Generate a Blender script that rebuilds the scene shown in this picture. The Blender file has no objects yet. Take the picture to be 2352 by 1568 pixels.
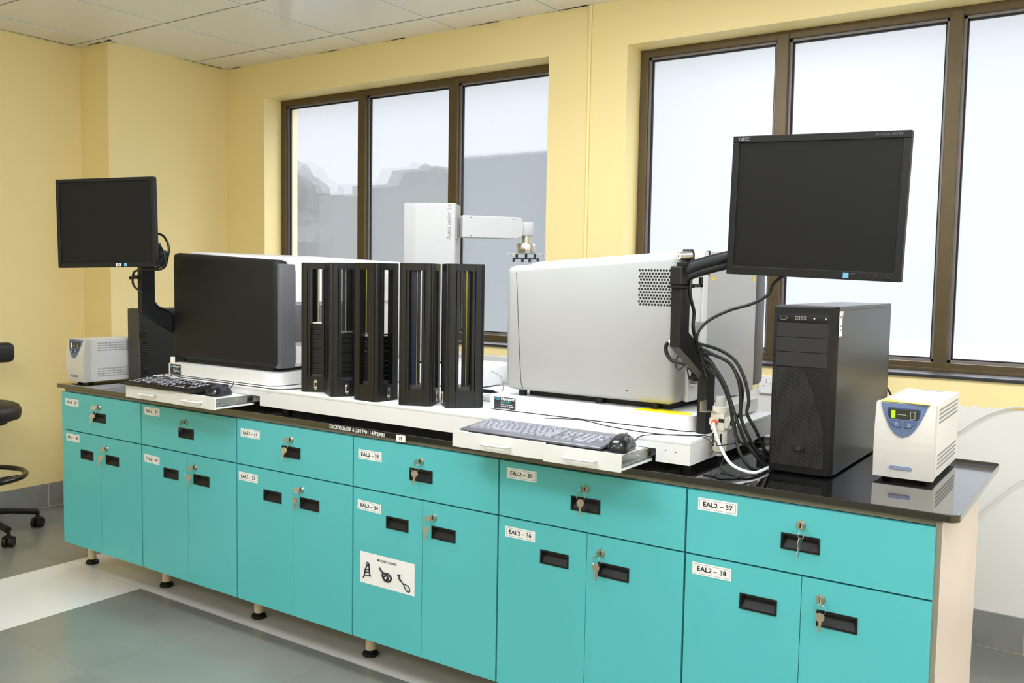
import bpy, bmesh, math, random
from mathutils import Vector, Matrix, Euler
random.seed(7)
C = bpy.context.scene.collection
S = bpy.context.scene
PI = math.pi

# ------------------------------------------------------------------ camera
def cam_axes(yaw, pitch, roll):
    cw, sw = math.cos(yaw), math.sin(yaw); cp, sp = math.cos(pitch), math.sin(pitch)
    f = Vector((-sw*cp, cw*cp, sp)); rt = Vector((cw, sw, 0)); up = rt.cross(f)
    cr, sr = math.cos(roll), math.sin(roll)
    return cr*rt+sr*up, -sr*rt+cr*up, f
cam_d = bpy.data.cameras.new('camera'); cam = bpy.data.objects.new('camera', cam_d); C.objects.link(cam)
cr_, cu_, cf_ = cam_axes(0.60014, -0.07093, 0.01699)
M = Matrix((cr_, cu_, -cf_)).transposed().to_4x4(); M.translation = Vector((3.80886, -2.11628, 1.31781))
cam.matrix_world = M
cam_d.sensor_width = 36; cam_d.lens = 2081.56/2352*36; cam_d.clip_start = .05; cam_d.clip_end = 200
S.camera = cam

# ------------------------------------------------------------------ light and view
S.view_settings.view_transform = 'Standard'; S.view_settings.look = 'None'
S.view_settings.exposure = 0.02; S.view_settings.gamma = 1; S.view_settings.use_curve_mapping = False
w = bpy.data.worlds.new('sky'); S.world = w; w.use_nodes = True
bgn = w.node_tree.nodes['Background']; bgn.inputs[0].default_value = (.87, .92, 1, 1)
# overcast sky: brighter overhead than at the horizon
_n = w.node_tree.nodes; _l = w.node_tree.links
_tc = _n.new('ShaderNodeTexCoord'); _sp = _n.new('ShaderNodeSeparateXYZ'); _mr = _n.new('ShaderNodeMapRange')
_mr.inputs['From Min'].default_value = .28; _mr.inputs['From Max'].default_value = .85; _mr.inputs['To Min'].default_value = .86; _mr.inputs['To Max'].default_value = 13
_l.new(_tc.outputs['Generated'], _sp.inputs[0]); _l.new(_sp.outputs['Z'], _mr.inputs['Value']); _l.new(_mr.outputs[0], bgn.inputs[1])
_f = bpy.data.lights.new('added_bounce_light', 'AREA'); _f.size = .25; _f.energy = 48; _f.color = (.86, .94, 1)  # up-light added near the camera to brighten the ceiling by bounce
_fo = bpy.data.objects.new('added_bounce_light', _f); C.objects.link(_fo); _fo.location = (3.75, -2.0, 1.62); _fo.rotation_euler = (math.radians(158), 0, math.radians(30))
PANELS = [(2.15, -.15), (4.3, -.2), (2.0, -1.8), (4.3, -2.2), (.3, -3.4), (3.0, -3.8)]  # unseen ceiling panels added to light the room; two follow shadow directions
POWER = [34, 24, 24, 14, 22, 10]
ZC = 2.553
for i, (x, y) in enumerate(PANELS):
    l = bpy.data.lights.new('added_ceiling_lamp', 'AREA'); l.shape = 'RECTANGLE'; l.size = 1.1; l.size_y = .5
    l.energy = POWER[i]; l.color = (.90, .955, 1.1)
    o = bpy.data.objects.new('added_ceiling_lamp', l); C.objects.link(o); o.location = (x, y, ZC-.03)

# ------------------------------------------------------------------ materials
def lin(c):
    return tuple(((v/255)/12.92 if v/255 <= .04045 else ((v/255+.055)/1.055)**2.4) for v in c)+(1,)
MATS = {}
def mat(name, col, rough=.5, metal=0, spec=.5, noise=.04, nscale=8, bump=0, emit=None, coat=0, trans=0):
    if name in MATS: return MATS[name]
    m = bpy.data.materials.new(name); m.use_nodes = True; nt = m.node_tree; b = nt.nodes['Principled BSDF']
    c = lin(col)
    b.inputs['Base Color'].default_value = c; b.inputs['Roughness'].default_value = rough
    b.inputs['Metallic'].default_value = metal; b.inputs['Specular IOR Level'].default_value = spec
    b.inputs['Coat Weight'].default_value = coat; b.inputs['Transmission Weight'].default_value = trans
    tc = nt.nodes.new('ShaderNodeTexCoord'); n = nt.nodes.new('ShaderNodeTexNoise'); n.inputs['Scale'].default_value = nscale
    n.inputs['Detail'].default_value = 5
    nt.links.new(tc.outputs['Object'], n.inputs['Vector'])
    if noise:
        mx = nt.nodes.new('ShaderNodeMix'); mx.data_type = 'RGBA'
        mx.inputs['A'].default_value = tuple(v*(1-noise*1.5) for v in c[:3])+(1,); mx.inputs['B'].default_value = tuple(min(1, v*(1+noise*1.5)) for v in c[:3])+(1,)
        nt.links.new(n.outputs['Fac'], mx.inputs['Factor']); nt.links.new(mx.outputs['Result'], b.inputs['Base Color'])
    if bump:
        bp = nt.nodes.new('ShaderNodeBump'); bp.inputs['Strength'].default_value = bump; bp.inputs['Distance'].default_value = .01
        nt.links.new(n.outputs['Fac'], bp.inputs['Height']); nt.links.new(bp.outputs['Normal'], b.inputs['Normal'])
    if emit:
        b.inputs['Emission Color'].default_value = lin(emit[0]); b.inputs['Emission Strength'].default_value = emit[1]
    MATS[name] = m; return m
TEAL = mat('teal laminate', (86, 187, 192), .38, noise=.03, nscale=3)
TEALE = mat('teal edge', (40, 130, 125), .5)
CARC = mat('beige carcass board', (138, 133, 118), .6, noise=.12, nscale=14)
ENDP = mat('cream laminate', (222, 206, 192), .35, noise=.04, nscale=4)
BLKP = mat('black plastic', (19, 19, 20), .5, spec=.35)
BLKM = mat('black gloss plastic', (22, 22, 24), .2)
BLKT = mat('black anodised', (9, 9, 9), .42, noise=.06, nscale=30)
GRAN = mat('black granite', (14, 14, 15), .05, noise=.3, nscale=300, spec=1.0, coat=.5)
WPC = mat('white powder coat', (226, 226, 223), .42, noise=.015)
WPG = mat('white gloss shell', (230, 230, 231), .3, noise=.01)
ROBW = mat('robot off white', (172, 172, 170), .42, noise=.01)
LGREY = mat('light grey shell', (166, 166, 163), .45, noise=.02)
MGREY = mat('mid grey panel', (186, 186, 186), .45, noise=.03)
DGREY = mat('dark grey shell', (24, 24, 23), .6, noise=.06, spec=.3)
FGREY = mat('slate grey panel', (92, 92, 96), .45, noise=.03)
STEEL = mat('brushed steel', (205, 200, 192), .28, metal=1)
NICK = mat('worn nickel', (200, 192, 178), .3, metal=1, noise=.1, nscale=200)
ALU = mat('zinc plated rail', (190, 195, 190), .35, metal=.9)
CABLE = mat('black cable', (18, 18, 19), .45)
WCAB = mat('white tube', (232, 234, 238), .35)
CHAR = mat('charcoal case', (23, 23, 24), .55, noise=.05, spec=.3)
BEZ = mat('monitor plastic', (20, 20, 20), .5, spec=.3)
CHAR2 = mat('charcoal metal side', (50, 51, 53), .36, noise=.05, metal=.3)
MESHB = mat('grille black', (10, 10, 10), .7)
UPSW = mat('ups cream plastic', (214, 211, 205), .42, noise=.02)
UPSM = mat('ups white metal', (232, 232, 232), .4, noise=.02)
BLUE = mat('slate blue plastic', (88, 108, 144), .35)
BLUED = mat('navy line', (48, 60, 88), .4)
LCD = mat('lcd glass', (48, 52, 48), .15)
LEDG = mat('green led bar', (140, 240, 20), .4, emit=((150, 255, 20), 1.0))
WHT = mat('white paper', (240, 240, 240), .6, noise=.01)
INK = mat('black ink', (25, 25, 25), .6)
GINK = mat('grey ink', (138, 138, 141), .5)
WINK = mat('white ink', (225, 225, 225), .6)
CYAN = mat('cyan ink', (70, 170, 185), .5)
SKYB = mat('blue sticker', (110, 170, 205), .5)
YEL = mat('yellow tape', (246, 222, 20), .4, noise=.03)
YROD = mat('yellow strip', (176, 160, 40), .5)
BROD = mat('blue strip', (28, 50, 120), .4)
ORNG = mat('orange fitting', (238, 110, 70), .4)
IVORY = mat('ivory plastic', (226, 222, 206), .45)
SILV = mat('silver plastic', (112, 113, 119), .32, metal=.3)
SILK = mat('silver keycap', (142, 143, 152), .35, metal=.2)
KEYW = mat('grey key legends', (200, 203, 214), .5)
SCREEN = mat('matte black screen', (14, 14, 14), .55, noise=.02, spec=.25)
BRNZ = mat('bronze anodised aluminium', (90, 76, 50), .38, metal=.35, noise=.12, nscale=12)
BRZ2 = mat('grey glazing bead', (128, 120, 118), .4, metal=.3)
GASK = mat('black gasket', (18, 18, 18), .6)
SILLM = mat('grey stone sill', (50, 50, 54), .35, noise=.25, nscale=20)
STONE = mat('grey baseboard stone', (134, 134, 132), .55, noise=.18, nscale=9)
MORT = mat('pale mortar', (186, 182, 172), .7)
LEGP = mat('cream leg tube', (222, 208, 180), .45)
FABR = mat('black vinyl', (32, 31, 32), .5, noise=.1, nscale=40)
CONC = mat('rendered concrete', (64, 70, 74), .8, noise=.06, nscale=2)
CONC2 = mat('old concrete block', (58, 60, 56), .85, noise=.15, nscale=2)
LEAF = mat('tree leaves', (24, 28, 20), .8, noise=.4, nscale=6)
BRICK = mat('reddish render', (96, 86, 80), .8)
SOIL = mat('outdoor ground', (84, 86, 84), .9)
PANEL = mat('added lamp diffuser', (250, 250, 250), .5, emit=((255, 250, 240), 4))  # glow of the added ceiling panels
GAPDK = mat('dark gap', (12, 12, 12), .9, noise=0)

def wall_mat(name, split=None):
    m = bpy.data.materials.new(name); m.use_nodes = True; nt = m.node_tree; b = nt.nodes['Principled BSDF']; L = nt.links
    b.inputs['Roughness'].default_value = .38
    tc = nt.nodes.new('ShaderNodeTexCoord'); n = nt.nodes.new('ShaderNodeTexNoise'); n.inputs['Scale'].default_value = 2.2; n.inputs['Detail'].default_value = 4
    L.new(tc.outputs['Object'], n.inputs['Vector'])
    mx = nt.nodes.new('ShaderNodeMix'); mx.data_type = 'RGBA'
    mx.inputs['A'].default_value = lin((243, 222, 158)); mx.inputs['B'].default_value = lin((248, 229, 168))
    L.new(n.outputs['Fac'], mx.inputs['Factor']); out = mx.outputs['Result']
    if split is not None:
        sep = nt.nodes.new('ShaderNodeSeparateXYZ'); L.new(tc.outputs['Object'], sep.inputs[0])
        mp = nt.nodes.new('ShaderNodeMapping'); mp.inputs['Scale'].default_value = (55, 1, 6); L.new(tc.outputs['Object'], mp.inputs[0])
        n2 = nt.nodes.new('ShaderNodeTexNoise'); n2.inputs['Scale'].default_value = 1; n2.inputs['Detail'].default_value = 3; L.new(mp.outputs[0], n2.inputs['Vector'])
        a = nt.nodes.new('ShaderNodeMath'); a.operation = 'MULTIPLY_ADD'; a.inputs[1].default_value = .045; L.new(n2.outputs['Fac'], a.inputs[0]); L.new(sep.outputs['Z'], a.inputs[2])
        g = nt.nodes.new('ShaderNodeMath'); g.operation = 'LESS_THAN'; g.inputs[1].default_value = split+.022; L.new(a.outputs[0], g.inputs[0])
        m2 = nt.nodes.new('ShaderNodeMix'); m2.data_type = 'RGBA'; m2.inputs['B'].default_value = lin((232, 230, 224))
        L.new(g.outputs[0], m2.inputs['Factor']); L.new(out, m2.inputs['A']); out = m2.outputs['Result']
    L.new(out, b.inputs['Base Color'])
    n3 = nt.nodes.new('ShaderNodeTexNoise'); n3.inputs['Scale'].default_value = 9; L.new(tc.outputs['Object'], n3.inputs['Vector'])
    bp = nt.nodes.new('ShaderNodeBump'); bp.inputs['Strength'].default_value = .12; bp.inputs['Distance'].default_value = .01
    L.new(n3.outputs['Fac'], bp.inputs['Height']); L.new(bp.outputs['Normal'], b.inputs['Normal'])
    return m
YWALL = wall_mat('yellow wall paint'); BWALL = wall_mat('yellow over white wall paint', .876)

def floor_mat():
    m = bpy.data.materials.new('stone floor tiles'); m.use_nodes = True; nt = m.node_tree; L = nt.links; b = nt.nodes['Principled BSDF']
    tc = nt.nodes.new('ShaderNodeTexCoord'); sep = nt.nodes.new('ShaderNodeSeparateXYZ'); L.new(tc.outputs['Object'], sep.inputs[0])
    def mth(op, a, bb=None, c=None):
        n = nt.nodes.new('ShaderNodeMath'); n.operation = op
        for i, v in enumerate((a, bb, c)):
            if v is None: continue
            if isinstance(v, (int, float)): n.inputs[i].default_value = v
            else: L.new(v, n.inputs[i])
        return n.outputs[0]
    X, Y = sep.outputs['X'], sep.outputs['Y']
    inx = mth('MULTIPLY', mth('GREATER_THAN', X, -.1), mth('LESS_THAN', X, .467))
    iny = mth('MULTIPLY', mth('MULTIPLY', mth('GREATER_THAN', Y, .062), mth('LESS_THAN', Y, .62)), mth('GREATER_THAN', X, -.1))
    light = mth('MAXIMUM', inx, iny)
    T = .57
    gx = mth('FRACT', mth('DIVIDE', mth('ADD', X, .1+T*20), T)); gy = mth('FRACT', mth('DIVIDE', mth('ADD', Y, -.062+T*20), T))
    gl = mth('MAXIMUM', mth('LESS_THAN', gx, .006), mth('LESS_THAN', gy, .006))
    ix = mth('FLOOR', mth('DIVIDE', mth('ADD', X, .1+T*20), T)); iy = mth('FLOOR', mth('DIVIDE', mth('ADD', Y, -.062+T*20), T))
    wn = nt.nodes.new('ShaderNodeTexWhiteNoise'); wn.noise_dimensions = '2D'; cb = nt.nodes.new('ShaderNodeCombineXYZ'); L.new(ix, cb.inputs[0]); L.new(iy, cb.inputs[1]); L.new(cb.outputs[0], wn.inputs['Vector'])
    n = nt.nodes.new('ShaderNodeTexNoise'); n.inputs['Scale'].default_value = 3; n.inputs['Detail'].default_value = 6; L.new(tc.outputs['Object'], n.inputs['Vector'])
    f = mth('ADD', mth('MULTIPLY', n.outputs['Fac'], .8), mth('MULTIPLY', wn.outputs['Value'], .25))
    def mix(fac, a, bb):
        x = nt.nodes.new('ShaderNodeMix'); x.data_type = 'RGBA'
        L.new(fac, x.inputs['Factor'])
        for k, v in (('A', a), ('B', bb)):
            if isinstance(v, tuple): x.inputs[k].default_value = v
            else: L.new(v, x.inputs[k])
        return x.outputs['Result']
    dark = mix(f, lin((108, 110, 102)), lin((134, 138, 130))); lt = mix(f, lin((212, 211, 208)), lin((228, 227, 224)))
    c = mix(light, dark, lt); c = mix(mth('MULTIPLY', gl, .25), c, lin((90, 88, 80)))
    L.new(c, b.inputs['Base Color']); b.inputs['Roughness'].default_value = .22; b.inputs['Specular IOR Level'].default_value = .5
    r = mth('MULTIPLY_ADD', n.outputs['Fac'], .12, .14); L.new(r, b.inputs['Roughness'])
    return m
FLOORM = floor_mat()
CEILM = mat('ceiling tile vinyl', (236, 235, 232), .22, noise=.02, nscale=2)

# frosted window film: blurred glass plus milky scatter
def frost(name, milk=.08):
    m = bpy.data.materials.new(name); m.use_nodes = True; nt = m.node_tree; L = nt.links
    nt.nodes.remove(nt.nodes['Principled BSDF']); out = nt.nodes['Material Output']
    tr = nt.nodes.new('ShaderNodeBsdfTransparent'); tr.inputs[0].default_value = (.99, .99, .985, 1)
    rf = nt.nodes.new('ShaderNodeBsdfRefraction'); rf.inputs['Roughness'].default_value = .12; rf.inputs['IOR'].default_value = 1.02; rf.inputs[0].default_value = (.99, .99, .985, 1)
    tl = nt.nodes.new('ShaderNodeBsdfTranslucent'); tl.inputs[0].default_value = (.9, .92, .95, 1)
    gl = nt.nodes.new('ShaderNodeBsdfGlossy'); gl.inputs['Roughness'].default_value = .35
    m1 = nt.nodes.new('ShaderNodeMixShader'); m1.inputs[0].default_value = .3; L.new(tr.outputs[0], m1.inputs[1]); L.new(rf.outputs[0], m1.inputs[2])
    m2 = nt.nodes.new('ShaderNodeMixShader'); m2.inputs[0].default_value = milk; L.new(m1.outputs[0], m2.inputs[1]); L.new(tl.outputs[0], m2.inputs[2])
    m3 = nt.nodes.new('ShaderNodeMixShader'); m3.inputs[0].default_value = .04; L.new(m2.outputs[0], m3.inputs[1]); L.new(gl.outputs[0], m3.inputs[2])
    L.new(m3.outputs[0], out.inputs[0]); return m
FROST = frost('frosted glass')

# ------------------------------------------------------------------ mesh helpers
class MB:
    def __init__(s): s.v = []; s.f = []; s.m = []; s.mats = []; s.sm = []
    def _mi(s, m):
        if m not in s.mats: s.mats.append(m)
        return s.mats.index(m)
    def add(s, verts, faces, m, smooth=False, X=None):
        k = len(s.v); mi = s._mi(m)
        for p in verts:
            p = Vector(p); s.v.append(X @ p if X else p)
        for f in faces: s.f.append([i+k for i in f]); s.m.append(mi); s.sm.append(smooth)
        return s
    def bm(s, b, m, smooth=False, X=None):
        b.verts.index_update()
        s.add([v.co.copy() for v in b.verts], [[v.index for v in f.verts] for f in b.faces], m, smooth, X); b.free(); return s
    def box(s, x0, x1, y0, y1, z0, z1, m, bev=0, seg=2, X=None):
        b = bmesh.new(); bmesh.ops.create_cube(b, size=1)
        for v in b.verts: v.co = Vector(((x0+x1)/2+v.co.x*(x1-x0), (y0+y1)/2+v.co.y*(y1-y0), (z0+z1)/2+v.co.z*(z1-z0)))
        if bev: bmesh.ops.bevel(b, geom=list(b.edges), offset=min(bev, .49*min(x1-x0, y1-y0, z1-z0)), segments=seg, profile=.5, affect='EDGES', clamp_overlap=True)
        return s.bm(b, m, bev > 0.004, X)
    def hexa(s, P, m, bev=0, seg=3, X=None):   # P: 4 bottom ccw, 4 top ccw
        b = bmesh.new(); vs = [b.verts.new(p) for p in P]
        for f in ((3, 2, 1, 0), (4, 5, 6, 7), (0, 1, 5, 4), (1, 2, 6, 5), (2, 3, 7, 6), (3, 0, 4, 7)): b.faces.new([vs[i] for i in f])
        if bev: bmesh.ops.bevel(b, geom=list(b.edges), offset=bev, segments=seg, profile=.5, affect='EDGES', clamp_overlap=True)
        return s.bm(b, m, bev > 0, X)
    def prism(s, pts, axis, a0, a1, m, bev=0, X=None, smooth=False):
        # pts: 2D polygon in remaining axes order (x:yz, y:xz, z:xy)
        b = bmesh.new()
        def P(p, a):
            return {'x': (a, p[0], p[1]), 'y': (p[0], a, p[1]), 'z': (p[0], p[1], a)}[axis]
        lo = [b.verts.new(P(p, a0)) for p in pts]; hi = [b.verts.new(P(p, a1)) for p in pts]; n = len(pts)
        b.faces.new(lo); b.faces.new(hi[::-1])
        for i in range(n): b.faces.new((lo[i], hi[i], hi[(i+1) % n], lo[(i+1) % n]))
        bmesh.ops.recalc_face_normals(b, faces=b.faces)
        if bev: bmesh.ops.bevel(b, geom=list(b.edges), offset=bev, segments=2, profile=.5, affect='EDGES', clamp_overlap=True)
        return s.bm(b, m, smooth, X)
    def cyl(s, p0, p1, r0, m, r1=None, n=20, smooth=True, X=None):
        r1 = r0 if r1 is None else r1
        p0, p1 = Vector(p0), Vector(p1); d = (p1-p0).normalized(); a = d.orthogonal().normalized(); c = d.cross(a)
        vs = [];
        for P, r in ((p0, r0), (p1, r1)):
            for i in range(n): t = 2*PI*i/n; vs.append(P+a*math.cos(t)*r+c*math.sin(t)*r)
        s.add(vs, [(i, (i+1) % n, n+(i+1) % n, n+i) for i in range(n)], m, smooth, X)
        s.add(vs[:n], [tuple(range(n))[::-1]], m, False, X); s.add(vs[n:], [tuple(range(n))], m, False, X); return s
    def lathe(s, prof, o, m, n=28, X=None, smooth=True):  # prof (r,z) about z at o
        o = Vector(o); vs = []
        for r, z in prof:
            for i in range(n): t = 2*PI*i/n; vs.append(o+Vector((math.cos(t)*max(r, 1e-5), math.sin(t)*max(r, 1e-5), z)))
        fs = []
        for k in range(len(prof)-1):
            for i in range(n): fs.append((k*n+i, k*n+(i+1) % n, (k+1)*n+(i+1) % n, (k+1)*n+i))
        s.add(vs, fs, m, smooth, X)
        s.add(vs[:n], [tuple(range(n))[::-1]], m, False, X); s.add(vs[-n:], [tuple(range(n))], m, False, X); return s
    def tube(s, pts, r, m, n=10, sub=6, X=None, closed=False):
        P = [Vector(p) for p in pts]; Q = []
        if closed: Q = P
        elif sub > 1 and len(P) > 2:
            for i in range(len(P)-1):
                a, b_, c, d = P[max(i-1, 0)], P[i], P[i+1], P[min(i+2, len(P)-1)]
                for k in range(sub):
                    t = k/sub; Q.append(.5*((2*b_)+(-a+c)*t+(2*a-5*b_+4*c-d)*t*t+(-a+3*b_-3*c+d)*t**3))
            Q.append(P[-1])
        else: Q = P
        vs = []; up = None
        for i, q in enumerate(Q):
            d = ((Q[(i+1) % len(Q)]-Q[i-1]) if closed else (Q[min(i+1, len(Q)-1)]-Q[max(i-1, 0)])).normalized()
            if up is None: up = d.orthogonal().normalized()
            up = (up-d*up.dot(d)).normalized(); c = d.cross(up)
            for k in range(n): t = 2*PI*k/n; vs.append(q+up*math.cos(t)*r+c*math.sin(t)*r)
        N = len(Q); rng = N if closed else N-1
        s.add(vs, [(i*n+k, i*n+(k+1) % n, ((i+1) % N)*n+(k+1) % n, ((i+1) % N)*n+k) for i in range(rng) for k in range(n)], m, True, X)
        if not closed: s.add(vs[:n], [tuple(range(n))[::-1]], m, False, X); s.add(vs[-n:], [tuple(range(n))], m, False, X)
        return s
    def text(s, body, size, X, m, align='LEFT', ext=.0003, bold=0, sx=1, shear=0):
        cu = bpy.data.curves.new('t', 'FONT'); cu.body = body; cu.size = size; cu.align_x = align; cu.align_y = 'CENTER'
        cu.extrude = ext; cu.offset = bold; cu.shear = shear; cu.resolution_u = 2
        o = bpy.data.objects.new('t', cu); C.objects.link(o); bpy.context.view_layer.update()
        me = o.evaluated_get(bpy.context.evaluated_depsgraph_get()).to_mesh()
        s.add([Vector((v.co.x*sx, v.co.y, v.co.z)) for v in me.vertices], [list(p.vertices) for p in me.polygons], m, False, X)
        o.to_mesh_clear(); bpy.data.objects.remove(o); bpy.data.curves.remove(cu); return s
    def build(s, name, parent=None, kind=None, local=False, base=None):
        me = bpy.data.meshes.new(name)
        inv = ROOTM[parent.name].inverted() if (parent and not local) else (Matrix.Translation(Vector(base)).inverted() if base else None)
        vs = [tuple(inv @ v) if inv else tuple(v) for v in s.v]
        me.from_pydata(vs, [], s.f); 
        for m in s.mats: me.materials.append(m)
        for p, mi, sm in zip(me.polygons, s.m, s.sm): p.material_index = mi; p.use_smooth = sm
        me.update()
        o = bpy.data.objects.new(name, me); C.objects.link(o)
        if parent: o.parent = parent; ROOTM[o.name] = ROOTM[parent.name] if not local else ROOTM.get(parent.name, Matrix())
        elif base: o.location = base; ROOTM[o.name] = Matrix.Translation(Vector(base))
        else: ROOTM[o.name] = Matrix()
        if kind: o['kind'] = kind
        bmm = bmesh.new(); bmm.from_mesh(me)
        bmesh.ops.remove_doubles(bmm, verts=bmm.verts, dist=1e-6); bmesh.ops.recalc_face_normals(bmm, faces=bmm.faces); bmm.to_mesh(me); bmm.free()
        if any(s.sm):
            for e in me.edges: pass
            me.set_sharp_from_angle(angle=math.radians(42))
        return o
ROOTM = {}
def tag(o, label, cat, group=None, kind=None):
    o['label'] = label; o['category'] = cat
    if group: o['group'] = group
    if kind: o['kind'] = kind
    return o
def thing(name, label, cat, loc, rot=(0, 0, 0), group=None):
    o = bpy.data.objects.new(name, None); C.objects.link(o); o.location = loc; o.rotation_euler = rot
    o.empty_display_size = .05
    ROOTM[o.name] = Matrix.Translation(Vector(loc)) @ Euler(rot).to_matrix().to_4x4()
    return tag(o, label, cat, group)
def dup_tree(o, parent=None):
    c = o.copy(); C.objects.link(c)
    if parent: c.parent = parent
    for ch in [x for x in bpy.data.objects if x.parent == o]: dup_tree(ch, c)
    return c
def BX(name, *a, m, parent=None, kind=None, bev=0, base=None): return MB().box(*a, m, bev).build(name, parent, kind, base=base)
# text frame facing -y: x right, y up
def FY(x, y, z, ang=0): return Matrix.Translation((x, y, z)) @ Matrix.Rotation(PI/2, 4, 'X') @ Matrix.Rotation(ang, 4, 'Z')
def FX(x, y, z, ang=0): return Matrix.Translation((x, y, z)) @ Matrix.Rotation(PI/2, 4, 'Z') @ Matrix.Rotation(PI/2, 4, 'X') @ Matrix.Rotation(ang, 4, 'Z')

# ------------------------------------------------------------------ room
XL, XP, YP, YB, XR, YF = -1.113, -.847, .761, 1.543, 5.5, -4.6
BX('floor', XL-.15, XR+.15, YF-.15, YB+.15, -.08, 0, m=FLOORM, kind='structure')
c = MB()
c.box(XL-.15, XR+.15, YF-.15, YB+.35, ZC, ZC+.06, CEILM)
ceil = c.build('ceiling', kind='structure')
LGR2 = mat('painted grid shade', (118, 114, 106), .6)  # shade beside the grid bars, painted as grey strips
g = MB()
for i in range(-1, 12):
    x = -.275+.6*i
    if XL < x < XR: g.box(x-.009, x+.009, YF, YB-.002, ZC-.004, ZC+.002, CEILM); g.box(x+.009, x+.0115, YF, YB-.002, ZC-.0012, ZC+.001, LGREY)  # light grey strip stands in for the faint shadow of each bar
for j in range(-10, 1):
    y = 1.321+.6*j
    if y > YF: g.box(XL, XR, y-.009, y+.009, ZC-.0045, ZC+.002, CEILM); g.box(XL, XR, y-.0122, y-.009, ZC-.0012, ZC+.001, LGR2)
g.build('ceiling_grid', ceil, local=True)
gp = MB()   # gaps between tile edges and walls
for x0, x1 in ((-.84, -.7), (-.05, .12), (.45, .6), (1.0, 1.2), (1.28, 1.33), (1.45, 1.7), (2.0, 2.2)):
    gp.add([(x0, YB-.001, ZC-.001), (x1, YB-.001, ZC-.001), (x1-.01, YB-.012-.006*random.random(), ZC-.001), (x0+.03, YB-.004, ZC-.001)], [(0, 1, 2, 3)], GAPDK)
for y0, y1 in ((.75, .8), (1.2, 1.5)):
    gp.add([(XP+.001, y0, ZC-.001), (XP+.001, y1, ZC-.001), (XP+.012, y1, ZC-.001), (XP+.003, y0, ZC-.001)], [(0, 1, 2, 3)], GAPDK)
gp.add([(XL+.001, .3, ZC-.001), (XL+.001, .74, ZC-.001), (XL+.01, .74, ZC-.001), (XL+.003, .3, ZC-.001)], [(0, 1, 2, 3)], GAPDK)
gp.add([(-1.03, YP-.001, ZC-.001), (-.8, YP-.001, ZC-.001), (-.8, YP-.016, ZC-.001), (-1.02, YP-.006, ZC-.001)], [(0, 1, 2, 3)], GAPDK)
gp.build('ceiling_gap', ceil, local=True)
MB().prism([(XL, YF), (XL, YP), (XP, YP), (XP, YB+.001), (XL-.15, YB+.001), (XL-.15, YF)], 'z', 0, ZC, YWALL).build('wall_left', kind='structure')
W3 = (-3.6, .6, .985, 2.352)      # unseen window added in the right wall for side light, y and z range
MB().box(XR, XR+.15, YF, YB, 0, W3[2], YWALL).box(XR, XR+.15, YF, YB, W3[3], ZC, YWALL).box(XR, XR+.15, YF, W3[0], W3[2], W3[3], YWALL).box(XR, XR+.15, W3[1], YB, W3[2], W3[3], YWALL).build('wall_right', kind='structure')
BX('wall_front', XL, XR, YF-.15, YF, 0, ZC, m=YWALL, kind='structure')
# back wall with two window openings
W1 = (-.503, 1.487, .985, 2.352); W2 = (1.899, 3.92, .985, 2.352)
YT = 1.80
wb = MB()
wb.box(XL-.15, XR, YB, YT, 0, W1[2]-.014, BWALL)
wb.box(XL-.15, XR, YB, YT, W1[3], ZC, BWALL)
for a, b in ((XL-.15, W1[0]), (W1[1], W2[0]), (W2[1], XR)): wb.box(a, b, YB, YT, W1[2]-.014, W1[3], BWALL)
wb.build('wall_back', kind='structure')
# windows
YFR = 1.67
def window(n, W, mull):
    x0, x1, z0, z1 = W
    fr = MB(); d0, d1 = YFR, YFR+.055
    fr.box(x0+.001, x1-.001, d0, d1, z1-.034, z1-.001, BRNZ, .002); fr.box(x0+.001, x1-.001, d0-.004, d1, z0, z0+.034, BRNZ, .002)
    fr.box(x0+.001, x0+.04, d0+.002, d1, z0, z1-.001, BRNZ, .002); fr.box(x1-.04, x1-.001, d0+.002, d1, z0, z1-.001, BRNZ, .002)
    fr.box(x0+.002, x1-.002, d0-.012, d0, z0, z0+.012, BRNZ, .001)
    for m0, m1 in mull: fr.box(m0, m1, d0-.006, d1, z0+.01, z1-.012, BRNZ, .003)
    root = fr.build('window_%d' % n, kind='structure')
    ed = [x0+.04]+[v for mm in mull for v in mm]+[x1-.04]
    for k in range(0, len(ed), 2):
        a, b = ed[k], ed[k+1]
        bd = MB()
        for q, (t, mt, yy) in enumerate(((.010, BRZ2, d0+.016), (.016, GASK, d0+.026))):
            bd.box(a, a+t, yy, yy+.012, z0+.034, z1-.034, mt); bd.box(b-t, b, yy, yy+.012, z0+.034, z1-.034, mt)
            bd.box(a, b, yy, yy+.012, z1-.034-t, z1-.034, mt); bd.box(a, b, yy, yy+.012, z0+.034, z0+.034+t, mt)
        bd.build('glazing_bead', root, local=True)
        MB().box(a+.002, b-.002, d0+.034, d0+.037, z0+.034, z1-.034, FROST).build('pane', root, local=True)
    MB().box(x0+.001, x1-.001, YB-.012, d0+.06, z0-.014, z0, SILLM, .003).build('window_sill', root, local=True)
    return root
window(1, W1, [(.14, .198), (.795, .852)])
window(2, W2, [(2.528, 2.578), (3.183, 3.231)])
w3 = MB()
for a, b in ((W3[0], W3[0]+.04), (W3[1]-.04, W3[1]), (-2.23, -2.17), (-.83, -.77)): w3.box(XR+.06, XR+.11, a, b, W3[2], W3[3], BRNZ)
w3.box(XR+.06, XR+.11, W3[0]+.04, W3[1]-.04, W3[2], W3[2]+.035, BRNZ).box(XR+.06, XR+.11, W3[0]+.04, W3[1]-.04, W3[3]-.035, W3[3], BRNZ)
w3 = w3.build('window_3', kind='structure')  # added out of view to let light in from the side
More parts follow.
